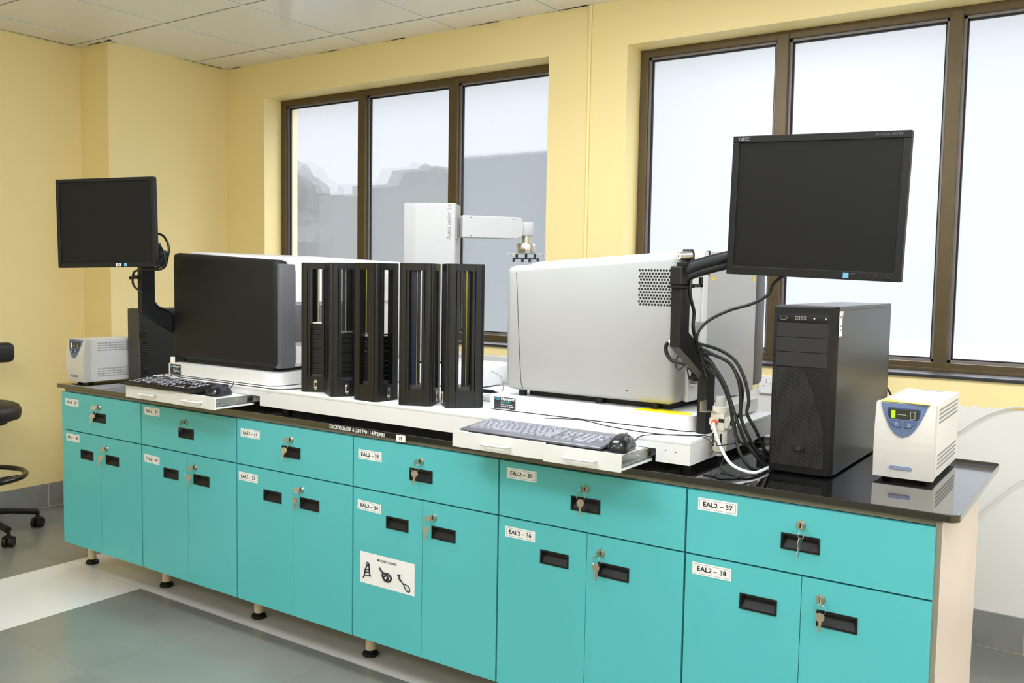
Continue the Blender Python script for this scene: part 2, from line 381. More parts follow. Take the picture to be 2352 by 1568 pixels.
for a, b in ((W3[0]+.04, -2.23), (-2.17, -.83), (-.77, W3[1]-.04)): MB().box(XR+.08, XR+.083, a, b, W3[2]+.035, W3[3]-.035, FROST).build('pane', w3, local=True)
# baseboards
def baseboard(name, pts, hgt=.131, step=.57):
    mb = MB()
    for (a, b) in pts:
        a, b = Vector(a), Vector(b); d = (b-a); n = Vector((d.y, -d.x, 0)).normalized(); L = d.length; u = d/L
        def q(p0, p1, z0, z1, m, t):
            A = a+u*p0; B = a+u*p1
            P = [A, B, B+n*t, A+n*t]
            mb.hexa([(*p.xy, z0) for p in P]+[(*p.xy, z1) for p in P], m)
        s0 = 0
        while s0 < L:
            s1 = min(L, s0+step); q(s0+.004, s1-.004, .006, hgt, STONE, .012); s0 = s1
        q(0, L, 0, hgt-.002, MORT, .009)
    return mb.build(name, kind='structure')
baseboard('baseboard_left', [((XL, YF, 0), (XL, YP, 0)), ((XL, YP, 0), (XP, YP, 0)), ((XP, YP, 0), (XP, YB, 0))])
baseboard('baseboard_back', [((XP, YB, 0), (XR, YB, 0))], step=1.1)
MB().cyl((1.709, YB-.006, .14), (1.709, YB-.006, ZC-.003), .008, YWALL, n=12).build('trim_1', kind='structure')
tr = MB(); tr.box(-.4, 2.2, YB-.045, YB-.001, .868, .93, WPC, .003); tr.box(-.4, 2.2, YB-.047, YB-.044, .895, .899, LGREY)
tag(tr.build('cable_trunking', base=(.9, YB, .868)), 'long white cable trunking box on the wall under the left window', 'cable trunking')
so = thing('socket_plate', 'white power socket plate on the wall under the right window', 'socket', (2.59, YB-.012, .862))
MB().box(2.55, 2.635, YB-.013, YB-.001, .858, .932, WHT, .003).build('plate', so)
sh = MB()
for (x, z) in ((2.556, .925), (2.556, .866), (2.583, .914), (2.583, .905), (2.572, .890), (2.6, .9), (2.62, .905), (2.62, .89)): MB().cyl((x, YB-.0145, z), (x, YB-.012, z), .0022, GASK, n=8).build('socket_hole', so)

# housings of the added unseen lamps (added_ceiling_light things)
for i, (x, y) in enumerate(PANELS):
    nm = ['above the worktop middle', 'above the worktop end', 'in front of the cabinets', 'near the added right window', 'rear left', 'rear right'][i]
    t = thing('added_ceiling_light', 'added unseen flat white square-edged light panel in the ceiling, %s' % nm, 'ceiling light', (x, y, ZC-.02), group='added ceiling light panels')
    MB().box(x-.6, x+.6, y-.3, y-.27, ZC-.018, ZC-.002, WPC).box(x-.6, x+.6, y+.27, y+.3, ZC-.018, ZC-.002, WPC).box(x-.6, x-.57, y-.27, y+.27, ZC-.018, ZC-.002, WPC).box(x+.57, x+.6, y-.27, y+.27, ZC-.018, ZC-.002, WPC).build('housing', t)
    MB().box(x-.57, x+.57, y-.27, y+.27, ZC-.012, ZC-.004, PANEL).build('diffuser', t)

# ------------------------------------------------------------------ outdoors
BX('outdoor_ground', -60, 60, -60, 80, -3.6, -3.5, m=SOIL, kind='structure')
gb = MB(); 
tag(BX('building', -2.70, -.9, 6.2, 6.9, -3.5, 2.675, m=CONC, base=(-1.6, 7, -3.5)), 'flat grey rendered building outside the third pane of the left window', 'building')
b2 = MB(); b2.box(-8.4, -4.2, 9.5, 10.6, -3.5, 2.72, CONC2); b2.prism([(-6.86, 2.72), (-6.64, 3.08), (-5.50, 3.08), (-5.44, 2.95), (-4.2, 2.95), (-4.2, 2.72)], 'y', 9.5, 10.6, CONC2); b2.cyl((-5.95, 9.52, 2.99), (-5.95, 10.5, 2.99), .17, CONC2)
tag(b2.build('building', base=(-4, 10, -3.5)), 'low concrete building with rounded tank outside the middle pane', 'building')
b3 = MB(); b3.box(-12.0, -10.2, 14, 15, -3.5, 3.45, CONC2)
tag(b3.build('building', base=(-11, 14, -3.5)), 'distant greenish building behind the tree outside the first pane', 'building')
tr = MB(); random.seed(3)
for i in range(110):
    p = Vector((-11.1+random.uniform(-1.9, .35), 11.4+random.uniform(-.4, .4), 1.9+random.uniform(-2.6, 1.3)))
    b = bmesh.new(); bmesh.ops.create_icosphere(b, subdivisions=2, radius=random.uniform(.35, .7))
    for v in b.verts: v.co = v.co*random.uniform(.85, 1.15)+p
    tr.bm(b, LEAF)
tt = thing('tree', 'dark leafy tree blurred behind the frosted first pane of the left window', 'tree', (-11.2, 11.4, -3.5))
tr.build('foliage', tt); MB().cyl((-11.2, 11.4, -3.5), (-11.1, 11.4, 1.2), .2, LEAF, .12).build('trunk', tt)

# ------------------------------------------------------------------ bench: six base cabinets
WC = .58077; ZT, ZDB, ZDT2, ZB = .7916, .6308, .6262, .1315
CABW = [i*WC for i in range(6)]+[3.4847]
POS = ['first cabinet from the left, nearest the chair', 'second cabinet from the left', 'third cabinet from the left', 'fourth from the left, with a paper sign', 'fifth cabinet from the left, below the right keyboard drawers', 'rightmost cabinet, with the cream end panel']
def handle(mb, x0, x1, z0, z1):   # recessed pull: frame around a scooped pocket
    y = -.0025; t = .0045; d = .004
    mb.box(x0, x1, y, .0005, z1-t, z1, BLKP); mb.box(x0, x1, y, .0005, z0, z0+t, BLKP)
    mb.box(x0, x0+t, y, .0005, z0+t, z1-t, BLKP); mb.box(x1-t, x1, y, .0005, z0+t, z1-t, BLKP)
    # scooped pocket behind
    a0, a1, c0, c1 = x0+t, x1-t, z0+t, z1-t; D = .013
    V = [(a0, 0, c0), (a1, 0, c0), (a1, 0, c1), (a0, 0, c1), (a0+.006, D, c1-.010), (a1-.006, D, c1-.010), (a1-.002, D, c1-.001), (a0+.002, D, c1-.001)]
    mb.add(V, [(0, 1, 5, 4), (1, 2, 6, 5), (2, 3, 7, 6), (3, 0, 4, 7), (4, 5, 6, 7)], BLKP)
def panel_with_hole(x0, x1, z0, z1, hx0, hx1, hz0, hz1):
    mb = MB(); y0, y1 = 0, .018; e = .004
    hx0 += e; hx1 -= e; hz0 += e; hz1 -= e
    for a in ((x0, x1, hz1, z1), (x0, x1, z0, hz0), (x0, hx0, hz0, hz1), (hx1, x1, hz0, hz1)): mb.box(a[0], a[1], y0, y1, a[2], a[3], TEAL)
    mb.box(x0+.0002, x1-.0002, y1-.001, y1, z0, z1, TEALE)
    return mb
def lock(mb, x, z):
    mb.cyl((x, .001, z), (x, -.004, z), .0118, NICK, .0105, n=20); mb.cyl((x, -.004, z), (x, -.0075, z), .0095, NICK, .0085, n=20); mb.box(x-.0012, x+.0012, -.009, -.0074, z-.006, z+.006, GASK)
def sticker(mb, x, z, txt, w=.102, h=.031, ang=0, border=True):
    X = FY(x, -.0004, z, ang)
    mb.add([(-w/2, -h/2, 0), (w/2, -h/2, 0), (w/2, h/2, 0), (-w/2, h/2, 0)], [(0, 1, 2, 3)], WHT, X=X)
    if border:
        a, b, t = w/2-.004, h/2-.004, .0006
        for q in ((-a, a, b-t, b), (-a, a, -b, -b+t), (-a, -a+t, -b, b), (a-t, a, -b, b)):
            mb.add([(q[0], q[2], .0003), (q[1], q[2], .0003), (q[1], q[3], .0003), (q[0], q[3], .0003)], [(0, 1, 2, 3)], INK, X=X)
    mb.text(txt, .0165, X @ Matrix.Translation((0, 0, .0004)), INK, 'CENTER', ext=.0001, bold=.00035, sx=1.12)
NLAB = [27, 29, 31, 33, 35, 37]
LX = [(.083, .750, .085, .598), (.653-WC, .767, .649-WC, .577), (1.2365-2*WC, .745, 1.225-2*WC, .586), (1.8165-3*WC, .74, 1.8145-3*WC, .573), (2.401-4*WC, .758, 2.40-4*WC, .587), (2.986-5*WC, .76, 2.976-5*WC, .594)]
for i in range(6):
    x0, x1 = CABW[i]+.003, CABW[i+1]-.003; X0 = CABW[i]
    t = thing('base_cabinet', 'teal lab base cabinet, '+POS[i], 'cabinet', (X0+WC/2, .28, 0), group='teal base cabinets in a row under the black worktop')
    cb = MB(); cx0 = X0+(.010 if i == 0 else 0); cx1 = CABW[i+1]-(0 if i < 5 else .004)
    cb.box(cx0, cx0+.016, .0195, .575, ZB+.012, .8055, CARC); cb.box(cx1-.016, cx1, .0195, .575, ZB+.012, .8055, CARC)
    cb.box(cx0+.016, cx1-.016, .0195, .07, .755, .8055, CARC); cb.box(cx0+.016, cx1-.016, .0195, .07, .615, .64, CARC)
    cb.box(cx0+.016, cx1-.016, .0195, .575, ZB+.012, ZB+.028, CARC); cb.box(cx0+.016, cx1-.016, .56, .575, ZB+.028, .8055, CARC)
    cb.build('carcass', t)
    MB().box(cx0+.0, cx1, .010, .0195, .7935, .8055, CARC, .002).build('top_rail', t)
    lx, lz, mx_, mz = LX[i]
    dr = panel_with_hole(x0, x1, ZDB, ZT, X0+.243, X0+.334, .685, .724).build('drawer_front', t)
    h = MB(); handle(h, X0+.243, X0+.334, .685, .724); h.build('pull_handle', dr)
    h = MB(); lock(h, X0+.289, .749); h.build('lock', dr)
    h = MB(); sticker(h, X0+lx, lz, 'EAL2 – %d' % NLAB[i]); h.build('name_label', dr)['label'] = 'white label reading EAL2 – %d' % NLAB[i]
    xm = X0+.2975-(.0 if i else 0)
    xm = X0+.2955
    dl = panel_with_hole(x0, xm-.0008, ZB, ZDT2, X0+.147, X0+.239, .517, .556).build('door', t)
    h = MB(); handle(h, X0+.147, X0+.239, .517, .556); h.build('pull_handle', dl)
    h = MB(); sticker(h, X0+mx_, mz, 'EAL2 – %d' % (NLAB[i]+1), ang=(-.03 if i in (1, 3) else 0)); h.build('name_label', dl)['label'] = 'white label reading EAL2 – %d' % (NLAB[i]+1)
    d2 = panel_with_hole(xm+.0008, x1, ZB, ZDT2, X0+.333, X0+.425, .517, .556).build('door', t)
    h = MB(); handle(h, X0+.333, X0+.425, .517, .556); h.build('pull_handle', d2)
    h = MB(); lock(h, X0+.341, .582); h.build('lock', d2)
    for (fx, fy) in ((X0+.526, .145), (X0+.526, .50), (X0+.06, .50))+(((.002, .128),) if i == 0 else ()):
        if i == 5 and fx > X0+.5: fx -= .05
        lg = MB(); lg.cyl((fx, fy, .022), (fx, fy, ZB+.012), .0175, LEGP); lo = lg.build('leg', t)
        MB().lathe([(.026, 0), (.029, .005), (.028, .011), (.021, .017), (.016, .021)], (fx, fy, 0), BLKP, 10, smooth=False).build('foot_pad', lo)
    if i == 0:
        pass
    if i == 5:
        MB().box(3.4805, 3.494, .004, .575, .02, .8055, CARC).box(3.494, 3.4955, .004, .575, .02, .8055, ENDP).build('end_panel', t)['label'] = 'cream laminate end panel'
# marks on the fronts
bpy.context.view_layer.update()
# key sets hanging in the locks
def keyset(x, z, ang, sw, label, two=True):
    t = thing('key_set', label, 'keys', (x, -.012, z), group='key sets in the cabinet locks')
    # bow of the inserted key, edge on to the door
    yb = -.009
    k = MB(); pr = [(yb-.001, .003), (yb-.005, .0075), (yb-.013, .009), (yb-.020, .006), (yb-.022, -.001), (yb-.019, -.008), (yb-.011, -.0095), (yb-.004, -.005)]
    R = Matrix.Translation((x, 0, z)) @ Matrix.Rotation(ang, 4, 'Z')
    k.prism(pr, 'x', -.0011, .0011, NICK, X=R)
    k.box(-.001, .001, yb-.004, -.0074, -.003, .003, NICK, X=R); k.build('inserted_key', t)
    c0 = R @ Vector((0, yb-.016, -.005)); rr = .0125
    pts = [c0+Vector((math.cos(a)*rr*math.cos(sw), math.cos(a)*rr*math.sin(sw), -rr+math.sin(a)*rr)) for a in [2*PI*j/18 for j in range(18)]]
    MB().tube(pts, .0006, NICK, n=6, closed=True).build('key_ring', t)
    if two:
        o = c0+Vector((0, 0, -2*rr+.004)); R2 = Matrix.Translation(o) @ Matrix.Rotation(sw, 4, 'Z') @ Matrix.Rotation(sw*.25, 4, 'Y')
        out = [(-.004, .001), (.004, .001), (.0105, -.006), (.0095, -.014), (.004, -.020), (.0035, -.041), (.001, -.045), (-.002, -.043), (-.002, -.038), (-.0035, -.036), (-.002, -.032), (-.0035, -.021), (-.0095, -.014), (-.0105, -.006)]
        MB().prism(out, 'y', -.001, .001, NICK, X=R2).build('hanging_key', t)
ks = [(-.5, 1.2), (0, 2.0), (-.35, 1.0), (-.2, .5), (-.1, .15), (.3, 1.3)]
kd = [(-.3, 1.0), (-.3, .5), (-.5, .2), (-.5, .8), (-.1, .05), (.25, .1)]
num = ['first', 'second', 'third', 'fourth', 'fifth', 'sixth']
for i in range(6):
    keyset(CABW[i]+.289, .749, ks[i][0], ks[i][1], 'small nickel keys in the drawer lock above label EAL2 – %d' % (NLAB[i]+1), two=(i != 1))
    keyset(CABW[i]+.341, .582, kd[i][0], kd[i][1], 'small nickel keys in the door lock of the cabinet door pair marked EAL2 – %d' % (NLAB[i]+1))
# paper sign on cabinet 4
sg = MB(); x0, x1, z0, z1 = 1.777, 2.009, .319, .422
sg.add([(x0, -.0005, z0), (x1, -.0005, z0), (x1, -.0005, z1), (x0, -.0005, z1)], [(0, 1, 2, 3)], WHT)
sg.text('MULTIPLE CABLES', .0098, FY(1.893, -.001, .405), INK, 'CENTER', bold=.0002, ext=.0001, sx=1.05)
NAVY = mat('navy cable print', (28, 30, 42), .6)
def pl(pts, r):
    sg.tube([(x, -.0011, z) for x, z in pts], r, NAVY, n=6)
pl([(1.812, .385), (1.807, .377), (1.800, .365), (1.797, .348), (1.791, .336)], .0022); pl([(1.812, .385), (1.817, .374), (1.818, .358), (1.824, .345)], .0024)
pl([(1.803, .379), (1.806, .388), (1.814, .388), (1.818, .379)], .0018); pl([(1.800, .357), (1.819, .357)], .0018); pl([(1.803, .366), (1.817, .366)], .0018); pl([(1.797, .345), (1.820, .349)], .0018)
pl([(1.862, .382), (1.870, .374), (1.880, .368), (1.900, .368), (1.912, .358), (1.905, .346), (1.888, .344), (1.878, .352), (1.874, .365)], .0034)
pl([(1.880, .356), (1.892, .362), (1.900, .354), (1.890, .348)], .0028)
pl([(1.944, .377), (1.945, .368), (1.952, .360), (1.962, .350), (1.972, .335), (1.982, .328), (1.990, .333), (1.985, .345), (1.972, .349), (1.964, .350)], .0018)
pl([(1.940, .374), (1.950, .374)], .0036); pl([(1.945, .366), (1.953, .356)], .0032)
tag(sg.build('paper_sign', base=(1.893, 0, .319)), 'white paper sign reading MULTIPLE CABLES with three cable pictures on a door', 'sign')

# ------------------------------------------------------------------ worktop
ct = thing('worktop', 'long polished black granite worktop on the teal cabinets', 'worktop', (1.75, .35, .8065))
b = bmesh.new(); xw0, xw1, yw0, yw1, ZW0, ZW = -.035, 3.527, -.003, .71, .8065, .8245
pts = []
def arc(cx, cy, r, a0, a1, n=8): return [(cx+r*math.cos(a0+(a1-a0)*k/n), cy+r*math.sin(a0+(a1-a0)*k/n)) for k in range(n+1)]
pts = arc(xw0+.008, yw0+.008, .008, PI, 1.5*PI, 4)+arc(xw1-.028, yw0+.028, .028, 1.5*PI, 2*PI)+arc(xw1-.02, yw1-.02, .02, 0, .5*PI)+arc(xw0+.01, yw1-.01, .01, .5*PI, PI, 4)
MB().prism(pts, 'z', ZW0, ZW, GRAN, bev=.0025).build('slab', ct)
hw = MB(); hw.text('DiCCE/26/20 6-2017/0114/P2981', .0165, FY(1.637, yw0-.0006, .8155, -.012), WINK, 'LEFT', bold=.0004, sx=1.10, ext=.0002)
hw.build('handwriting', ct)['label'] = 'white hand lettering on the worktop edge'
st = MB(); st.box(1.93, 1.968, yw0-.0008, yw0-.0001, .8, .821, WHT); st.text('19', .0155, FY(1.949, yw0-.0012, .8105), INK, 'CENTER', bold=.0004, ext=.0001)
st.build('number_sticker', ct)['label'] = 'white sticker reading 19'

# ------------------------------------------------------------------ instrument platform with pull-out drawers
PX0, PX1, PY0, PY1, PZ0, PZ = .606, 2.893, .038, .70, .8425, .905
pf = thing('instrument_platform', 'long low white metal instrument platform with pull-out keyboard drawers standing on the black worktop', 'platform', ((PX0+PX1)/2, (PY0+PY1)/2, ZW))
p = MB(); TH = .011; RL = (.64, 1.243); RR = (2.20, 2.797)
p.box(PX0, PX1, PY0, PY1, PZ-TH, PZ, WPC, .0015)                       # top sheet
p.box(RL[1], RR[0], PY0, PY0+.02, PZ0, PZ-TH, WPC)                    # front between recesses
p.box(RR[1], PX1, PY0, PY0+.02, PZ0, PZ-TH, WPC); p.box(PX0, RL[0], PY0, PY0+.02, PZ0, PZ-TH, WPC)
p.box(PX0, PX0+.012, PY0+.02, PY1, PZ0, PZ-TH, WPC); p.box(PX1-.012, PX1, PY0+.02, PY1, PZ0, PZ-TH, WPC)
p.box(PX0+.012, PX1-.012, PY1-.012, PY1, PZ0, PZ-TH, WPC)
p.box(RL[1], RL[1]+.01, PY0+.02, .45, PZ0, PZ-TH, WPC); p.box(RR[1], RR[1]+.01, PY0+.02, .45, PZ0, PZ-TH, WPC); p.box(RR[0]-.01, RR[0], PY0+.02, .45, PZ0, PZ-TH, WPC)
for x, z in ((1.262, .889), (1.285, .888), (2.825, .875), (2.853, .873)): p.cyl((x, PY0-.0004, z), (x, PY0+.001, z), .0016, GASK, n=8)
for a in (RL, RR): p.box(a[0], a[1], PY0, PY0+.006, .8765, PZ-TH, WPC)
p.build('frame', pf)
for x in (PX0+.05, 1.33, 2.1, PX1-.03):
    for y in (PY0+.05, PY1-.05): MB().cyl((x, y, ZW), (x, y, PZ0+.002), .016, BLKP).build('foot', pf)
for y, z in ((.175, .888), (.178, .862), (.215, .862)): MB().cyl((PX1-.001, y, z), (PX1+.005, y, z), .0055, STEEL, n=12).build('bolt', pf)
def tray(x0, x1, yf, railL, railR):
    d = MB(); d.box(x0, x1, yf, yf+.004, .8385, .8845, WPC, .001)
    d.box(x0+.012, x1-.012, yf+.004, .36, .850, .853, WPC); d.box(x0+.010, x0+.0125, yf+.004, .36, .850, .874, WPC); d.box(x1-.0125, x1-.010, yf+.004, .36, .850, .874, WPC)
    o = d.build('drawer', pf)
    xc = (x0+x1)/2; hw_ = .042; z = .860; zz = z
    MB().tube([(xc-hw_, yf+.001, zz), (xc-hw_, yf-.014, zz), (xc-hw_+.006, yf-.019, zz), (xc+hw_-.006, yf-.019, zz), (xc+hw_, yf-.014, zz), (xc+hw_, yf+.001, zz)], .0036, WPC, sub=3).build('handle', o)
    if railR:
        r = MB(); X = x1-.008
        r.box(X-.001, X+.001, yf+.004, PY0+.01, .850, .877, ALU); r.box(X-.001, X+.005, yf+.004, PY0+.01, .850, .852, ALU); r.box(X-.001, X+.005, yf+.004, PY0+.01, .875, .877, ALU)
        r.box(x0+.01, x1-.001, yf+.004, PY0+.01, .8415, .8475, WPC)
        r.cyl((X, yf+.02, .863), (X+.004, yf+.02, .863), .004, STEEL, n=10); r.cyl((X, PY0-.06, .863), (X+.003, PY0-.06, .863), .004, STEEL, n=10)
        r.box(X, X+.006, PY0-.022, PY0+.004, .853, .873, STEEL); r.box(X+.002, X+.0065, PY0-.016, PY0+.004, .857, .869, GASK)
        r.build('slide_rail', o)
    return o
tray(.664, .965, -.118, 1, 0); tray(.967, 1.2, -.122, 0, 1)
tray(2.243, 2.553, -.118, 1, 0); tray(2.556, 2.784, -.132, 0, 1)
# thin tray tops under mice
for a, b_, c_ in ((.985, 1.186, -.108), (2.575, 2.768, -.116)): MB().box(a, b_, c_, .036, .8735, .8755, WPC).build('tray_lid', pf)

# ------------------------------------------------------------------ vibration isolation plates
def iso(x0, x1, y0, y1, z0, z1, label, lx, lr=(.02, .02), lw=.068, lh=.040):
    t = thing('isolation_base', label, 'isolation base', ((x0+x1)/2, (y0+y1)/2, PZ), group='vibration isolation bases under the scanners')
    r0, r1 = lr
    P = arc(x0+r0, y0+r0, r0, PI, 1.5*PI, 10)+arc(x1-r1, y0+r1, r1, 1.5*PI, 2*PI, 14)+arc(x1-.02, y1-.02, .02, 0, .5*PI)+arc(x0+.02, y1-.02, .02, .5*PI, PI)
    MB().prism(P, 'z', z0+.003, z1, WPC, bev=.003).build('slab', t)
    P2 = [(x0+.01+(px-x0)*(x1-x0-.02)/(x1-x0), y0+.004+(py-y0)*(y1-y0-.008)/(y1-y0)) for px, py in P]
    MB().prism(P2, 'z', z0, z0+.003, GASK).build('lower_plate', t)
    zc = (z0+z1)/2+.001; n = MB(); n.box(lx, lx+lw, y0-.0012, y0-.0001, zc-lh/2, zc+lh/2, mat('label black', (30, 34, 36), .4), .0005)
    s = lw/.068
    n.text('Newport', .0118*s, FY(lx+.022*s, y0-.0018, zc+.0115*s), WINK, bold=.0003, ext=.0001, sx=.98)
    n.text('BenchTop™', .0065*s, FY(lx+.022*s, y0-.0018, zc+.0025*s), CYAN, bold=.0001, ext=.0001)
    n.text('Vibration Isolation System', .0043*s, FY(lx+.022*s, y0-.0018, zc-.0035*s), WINK, bold=.0001, ext=.0001, sx=.8)
    n.text('with StabilAire™ Technology', .0043*s, FY(lx+.022*s, y0-.0018, zc-.0085*s), WINK, bold=.0001, ext=.0001, sx=.8)
    n.text('US Patent Numbers 5,918,862', .0030*s, FY(lx+.022*s, y0-.0018, zc-.0145*s), WINK, ext=.0001, sx=.8)
    for k in (0, 1):
        R_ = .0055*s; cx_ = lx+.009*s+k*.005*s
        n.tube([(cx_+math.cos(a)*R_*.95, y0-.0016, zc+.0115*s+math.sin(a)*R_*.6) for a in [2*PI*j/14 for j in range(14)]], .0009, CYAN, n=5, closed=True)
    n.build('name_plate', t)['label'] = 'black maker label with white and cyan lettering'
    return t
iso(.630, 1.262, .090, .66, PZ, .952, 'white rounded isolation slab under the dark grey scanner at left', .645, (.008, .06))
iso(2.150, 2.842, .168, .70, PZ, .950, 'white rounded isolation slab under the light grey scanner at right', 2.183, (.03, .03), .080, .037)
tp = MB()
P = [(2.665, .172), (2.72, .176), (2.80, .171), (2.83, .186), (2.822, .215), (2.75, .228), (2.70, .236), (2.66, .212)]
tp.prism(P, 'z', .9503, .9512, YEL); tag(tp.build('tape_strip', base=(2.72, .198, .9503)), 'yellow tape strip on the white isolation slab under the right scanner', 'tape')

# ------------------------------------------------------------------ scanners
def scanner(x0, x1, y0, y1, z0, zl, zr, near, far, label, seam, front):
    # front: +1 if the instrument's front face looks to +x, -1 if to -x
    t = thing('microarray_scanner', label, 'scanner', ((x0+x1)/2, (y0+y1)/2, .951))
    def slab(ya, yb, xa, xb, dz, m, bev):
        za = zl+(zr-zl)*(xa-x0)/(x1-x0)+dz; zb = zl+(zr-zl)*(xb-x0)/(x1-x0)+dz
        return MB().hexa([(xa, ya, z0), (xb, ya, z0), (xb, yb, z0), (xa, yb, z0), (xa, ya, za), (xb, ya, zb), (xb, yb, zb), (xa, yb, za)], m, bev)
    if seam:
        s0, s1 = seam
        za = zl+(zr-zl)*(s0-x0)/(x1-x0)
        # front cover and side panel are separated by a slanting joint
        M1 = slab(y0, y0+.10, x0, x1, 0, near, .022)
        sp = M1.build('side_panel', t)
        j = MB(); j.tube([(s0, y0-.0001, za-.022), (s0+.004, y0-.0001, 1.28), (s0+(s1-s0)*.55, y0-.0001, 1.12), (s1-.002, y0-.0001, z0+.03), (s1+.006, y0+.003, z0+.008)], .0009, GASK, n=6)
        j.build('panel_joint', sp)
    else:
        sp = slab(y0, y0+.07, x0, x1, 0, near, .02).build('side_panel', t)
    return t, sp, slab
# right scanner
SR = dict(x0=2.196, x1=2.768, y0=.20, y1=.90, z0=.968, zl=1.352, zr=1.392)
t, sp, slab = scanner(near=LGREY, far=FGREY, label='large light grey box scanner with round vent holes on the right isolation slab', seam=(2.236, 2.262), front=-1, **SR)
slab(.30, .80, 2.21, 2.772, .012, WPG, .02).build('shell', t)
slab(.80, .90, 2.196, 2.785, 0, FGREY, .022).build('side_panel', t)['label'] = 'slate grey far side panel'
r = MB(); r.box(2.772, 2.782, .36, .395, .962, 1.402, WPG, .003); r.build('rear_post', t)
r = MB(); r.box(2.765, 2.783, .398, .805, .955, 1.404, MGREY, .006); rp = r.build('rear_panel', t)
MB().box(2.772, 2.7835, .3955, .3985, 1.33, 1.404, GASK).build('hinge_gap', rp)
for y in (.398+.02, .76):
    q = MB(); q.add([(2.7835, y-.003, 1.318), (2.7835, y+.025, 1.318), (2.7835, y+.011, 1.345)], [(0, 1, 2)], YEL); q.add([(2.7837, y+.0095, 1.323), (2.7837, y+.0125, 1.323), (2.7837, y+.0115, 1.337)], [(0, 1, 2)], INK)
    q.build('warning_sticker', rp)['label'] = 'yellow warning triangle sticker'
r = MB(); r.box(2.762, 2.776, .285, .36, .97, 1.375, WPG, .004); r.box(2.764, 2.790, .30, .345, 1.185, 1.20, LGREY, .002); r.build('rear_recess', t)
v = MB(); zz = 1.341; row = 0; dx, dz = .0098*1.02, .0086*.97
for row in range(12):
    for k in range(13):
        x = 2.656+k*.0092+(.0046 if row % 2 else 0); z = 1.343-row*.0087
        if x > 2.755: continue
        v.cyl((x, .1996, z-.0), (x, .2003, z), .0034, MESHB, n=10)
v.build('vent', sp)
MB().cyl((2.625, .1992, .999), (2.625, .202, .999), .0024, GASK, n=10).build('key_hole', sp)
for (x, y) in ((2.247, .232), (2.235, .60), (2.70, .235), (2.70, .60), (2.52, .235)):
    MB().cyl((x, y, .951), (x, y, .972), .013, BLKP, n=20).build('foot', t)
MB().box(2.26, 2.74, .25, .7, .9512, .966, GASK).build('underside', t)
cn = MB(); cn.box(2.776, 2.80, .30, .33, 1.03, 1.055, GASK, .003); cn.box(2.776, 2.792, .292, .332, 1.018, 1.024, IVORY, .002); cn.box(2.776, 2.802, .285, .31, 1.035, 1.045, GASK, .002); cn.build('connector_block', t)
# left scanner
SL = dict(x0=.603, x1=1.222, y0=.13, y1=.83, z0=.966, zl=1.393, zr=1.365)
t, sp, slab = scanner(near=DGREY, far=LGREY, label='large dark grey box scanner with white top on the left isolation slab', seam=None, front=1, **SL)
slab(.20, .83, .62, 1.222, .008, WPG, .012).build('shell', t)['label'] = 'white shell with bright top'
f = MB()
f.box(1.2, 1.236, .140, .215, .966, 1.352, FGREY, .006); f.box(1.2, 1.236, .21, .52, 1.06, 1.20, FGREY, .006)
fp = f.build('front_panel', t); 
MB().box(1.224, 1.230, .222, .75, 1.21, 1.33, WPG, .002).box(1.224, 1.230, .222, .75, .98, 1.045, WPG, .002).build('front_door', t)
v = MB()
for row in range(12):
    for k in range(17):
        x = .618+k*.0088+(.0044 if row % 2 else 0); z = 1.338-row*.0078
        v.cyl((x, .1297, z), (x, .1302, z), .0028, MESHB, n=6)
v.build('vent', sp)
for (x, y) in ((.63, .16), (.64, .6), (1.15, .17), (1.15, .6)):
    MB().cyl((x, y, .952), (x, y, .97), .013, BLKP, n=20).build('foot', t)
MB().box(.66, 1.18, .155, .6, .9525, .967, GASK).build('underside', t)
MB().box(.628, .638, .10, .118, .9522, .975, IVORY, .002).build('level_latch', t)

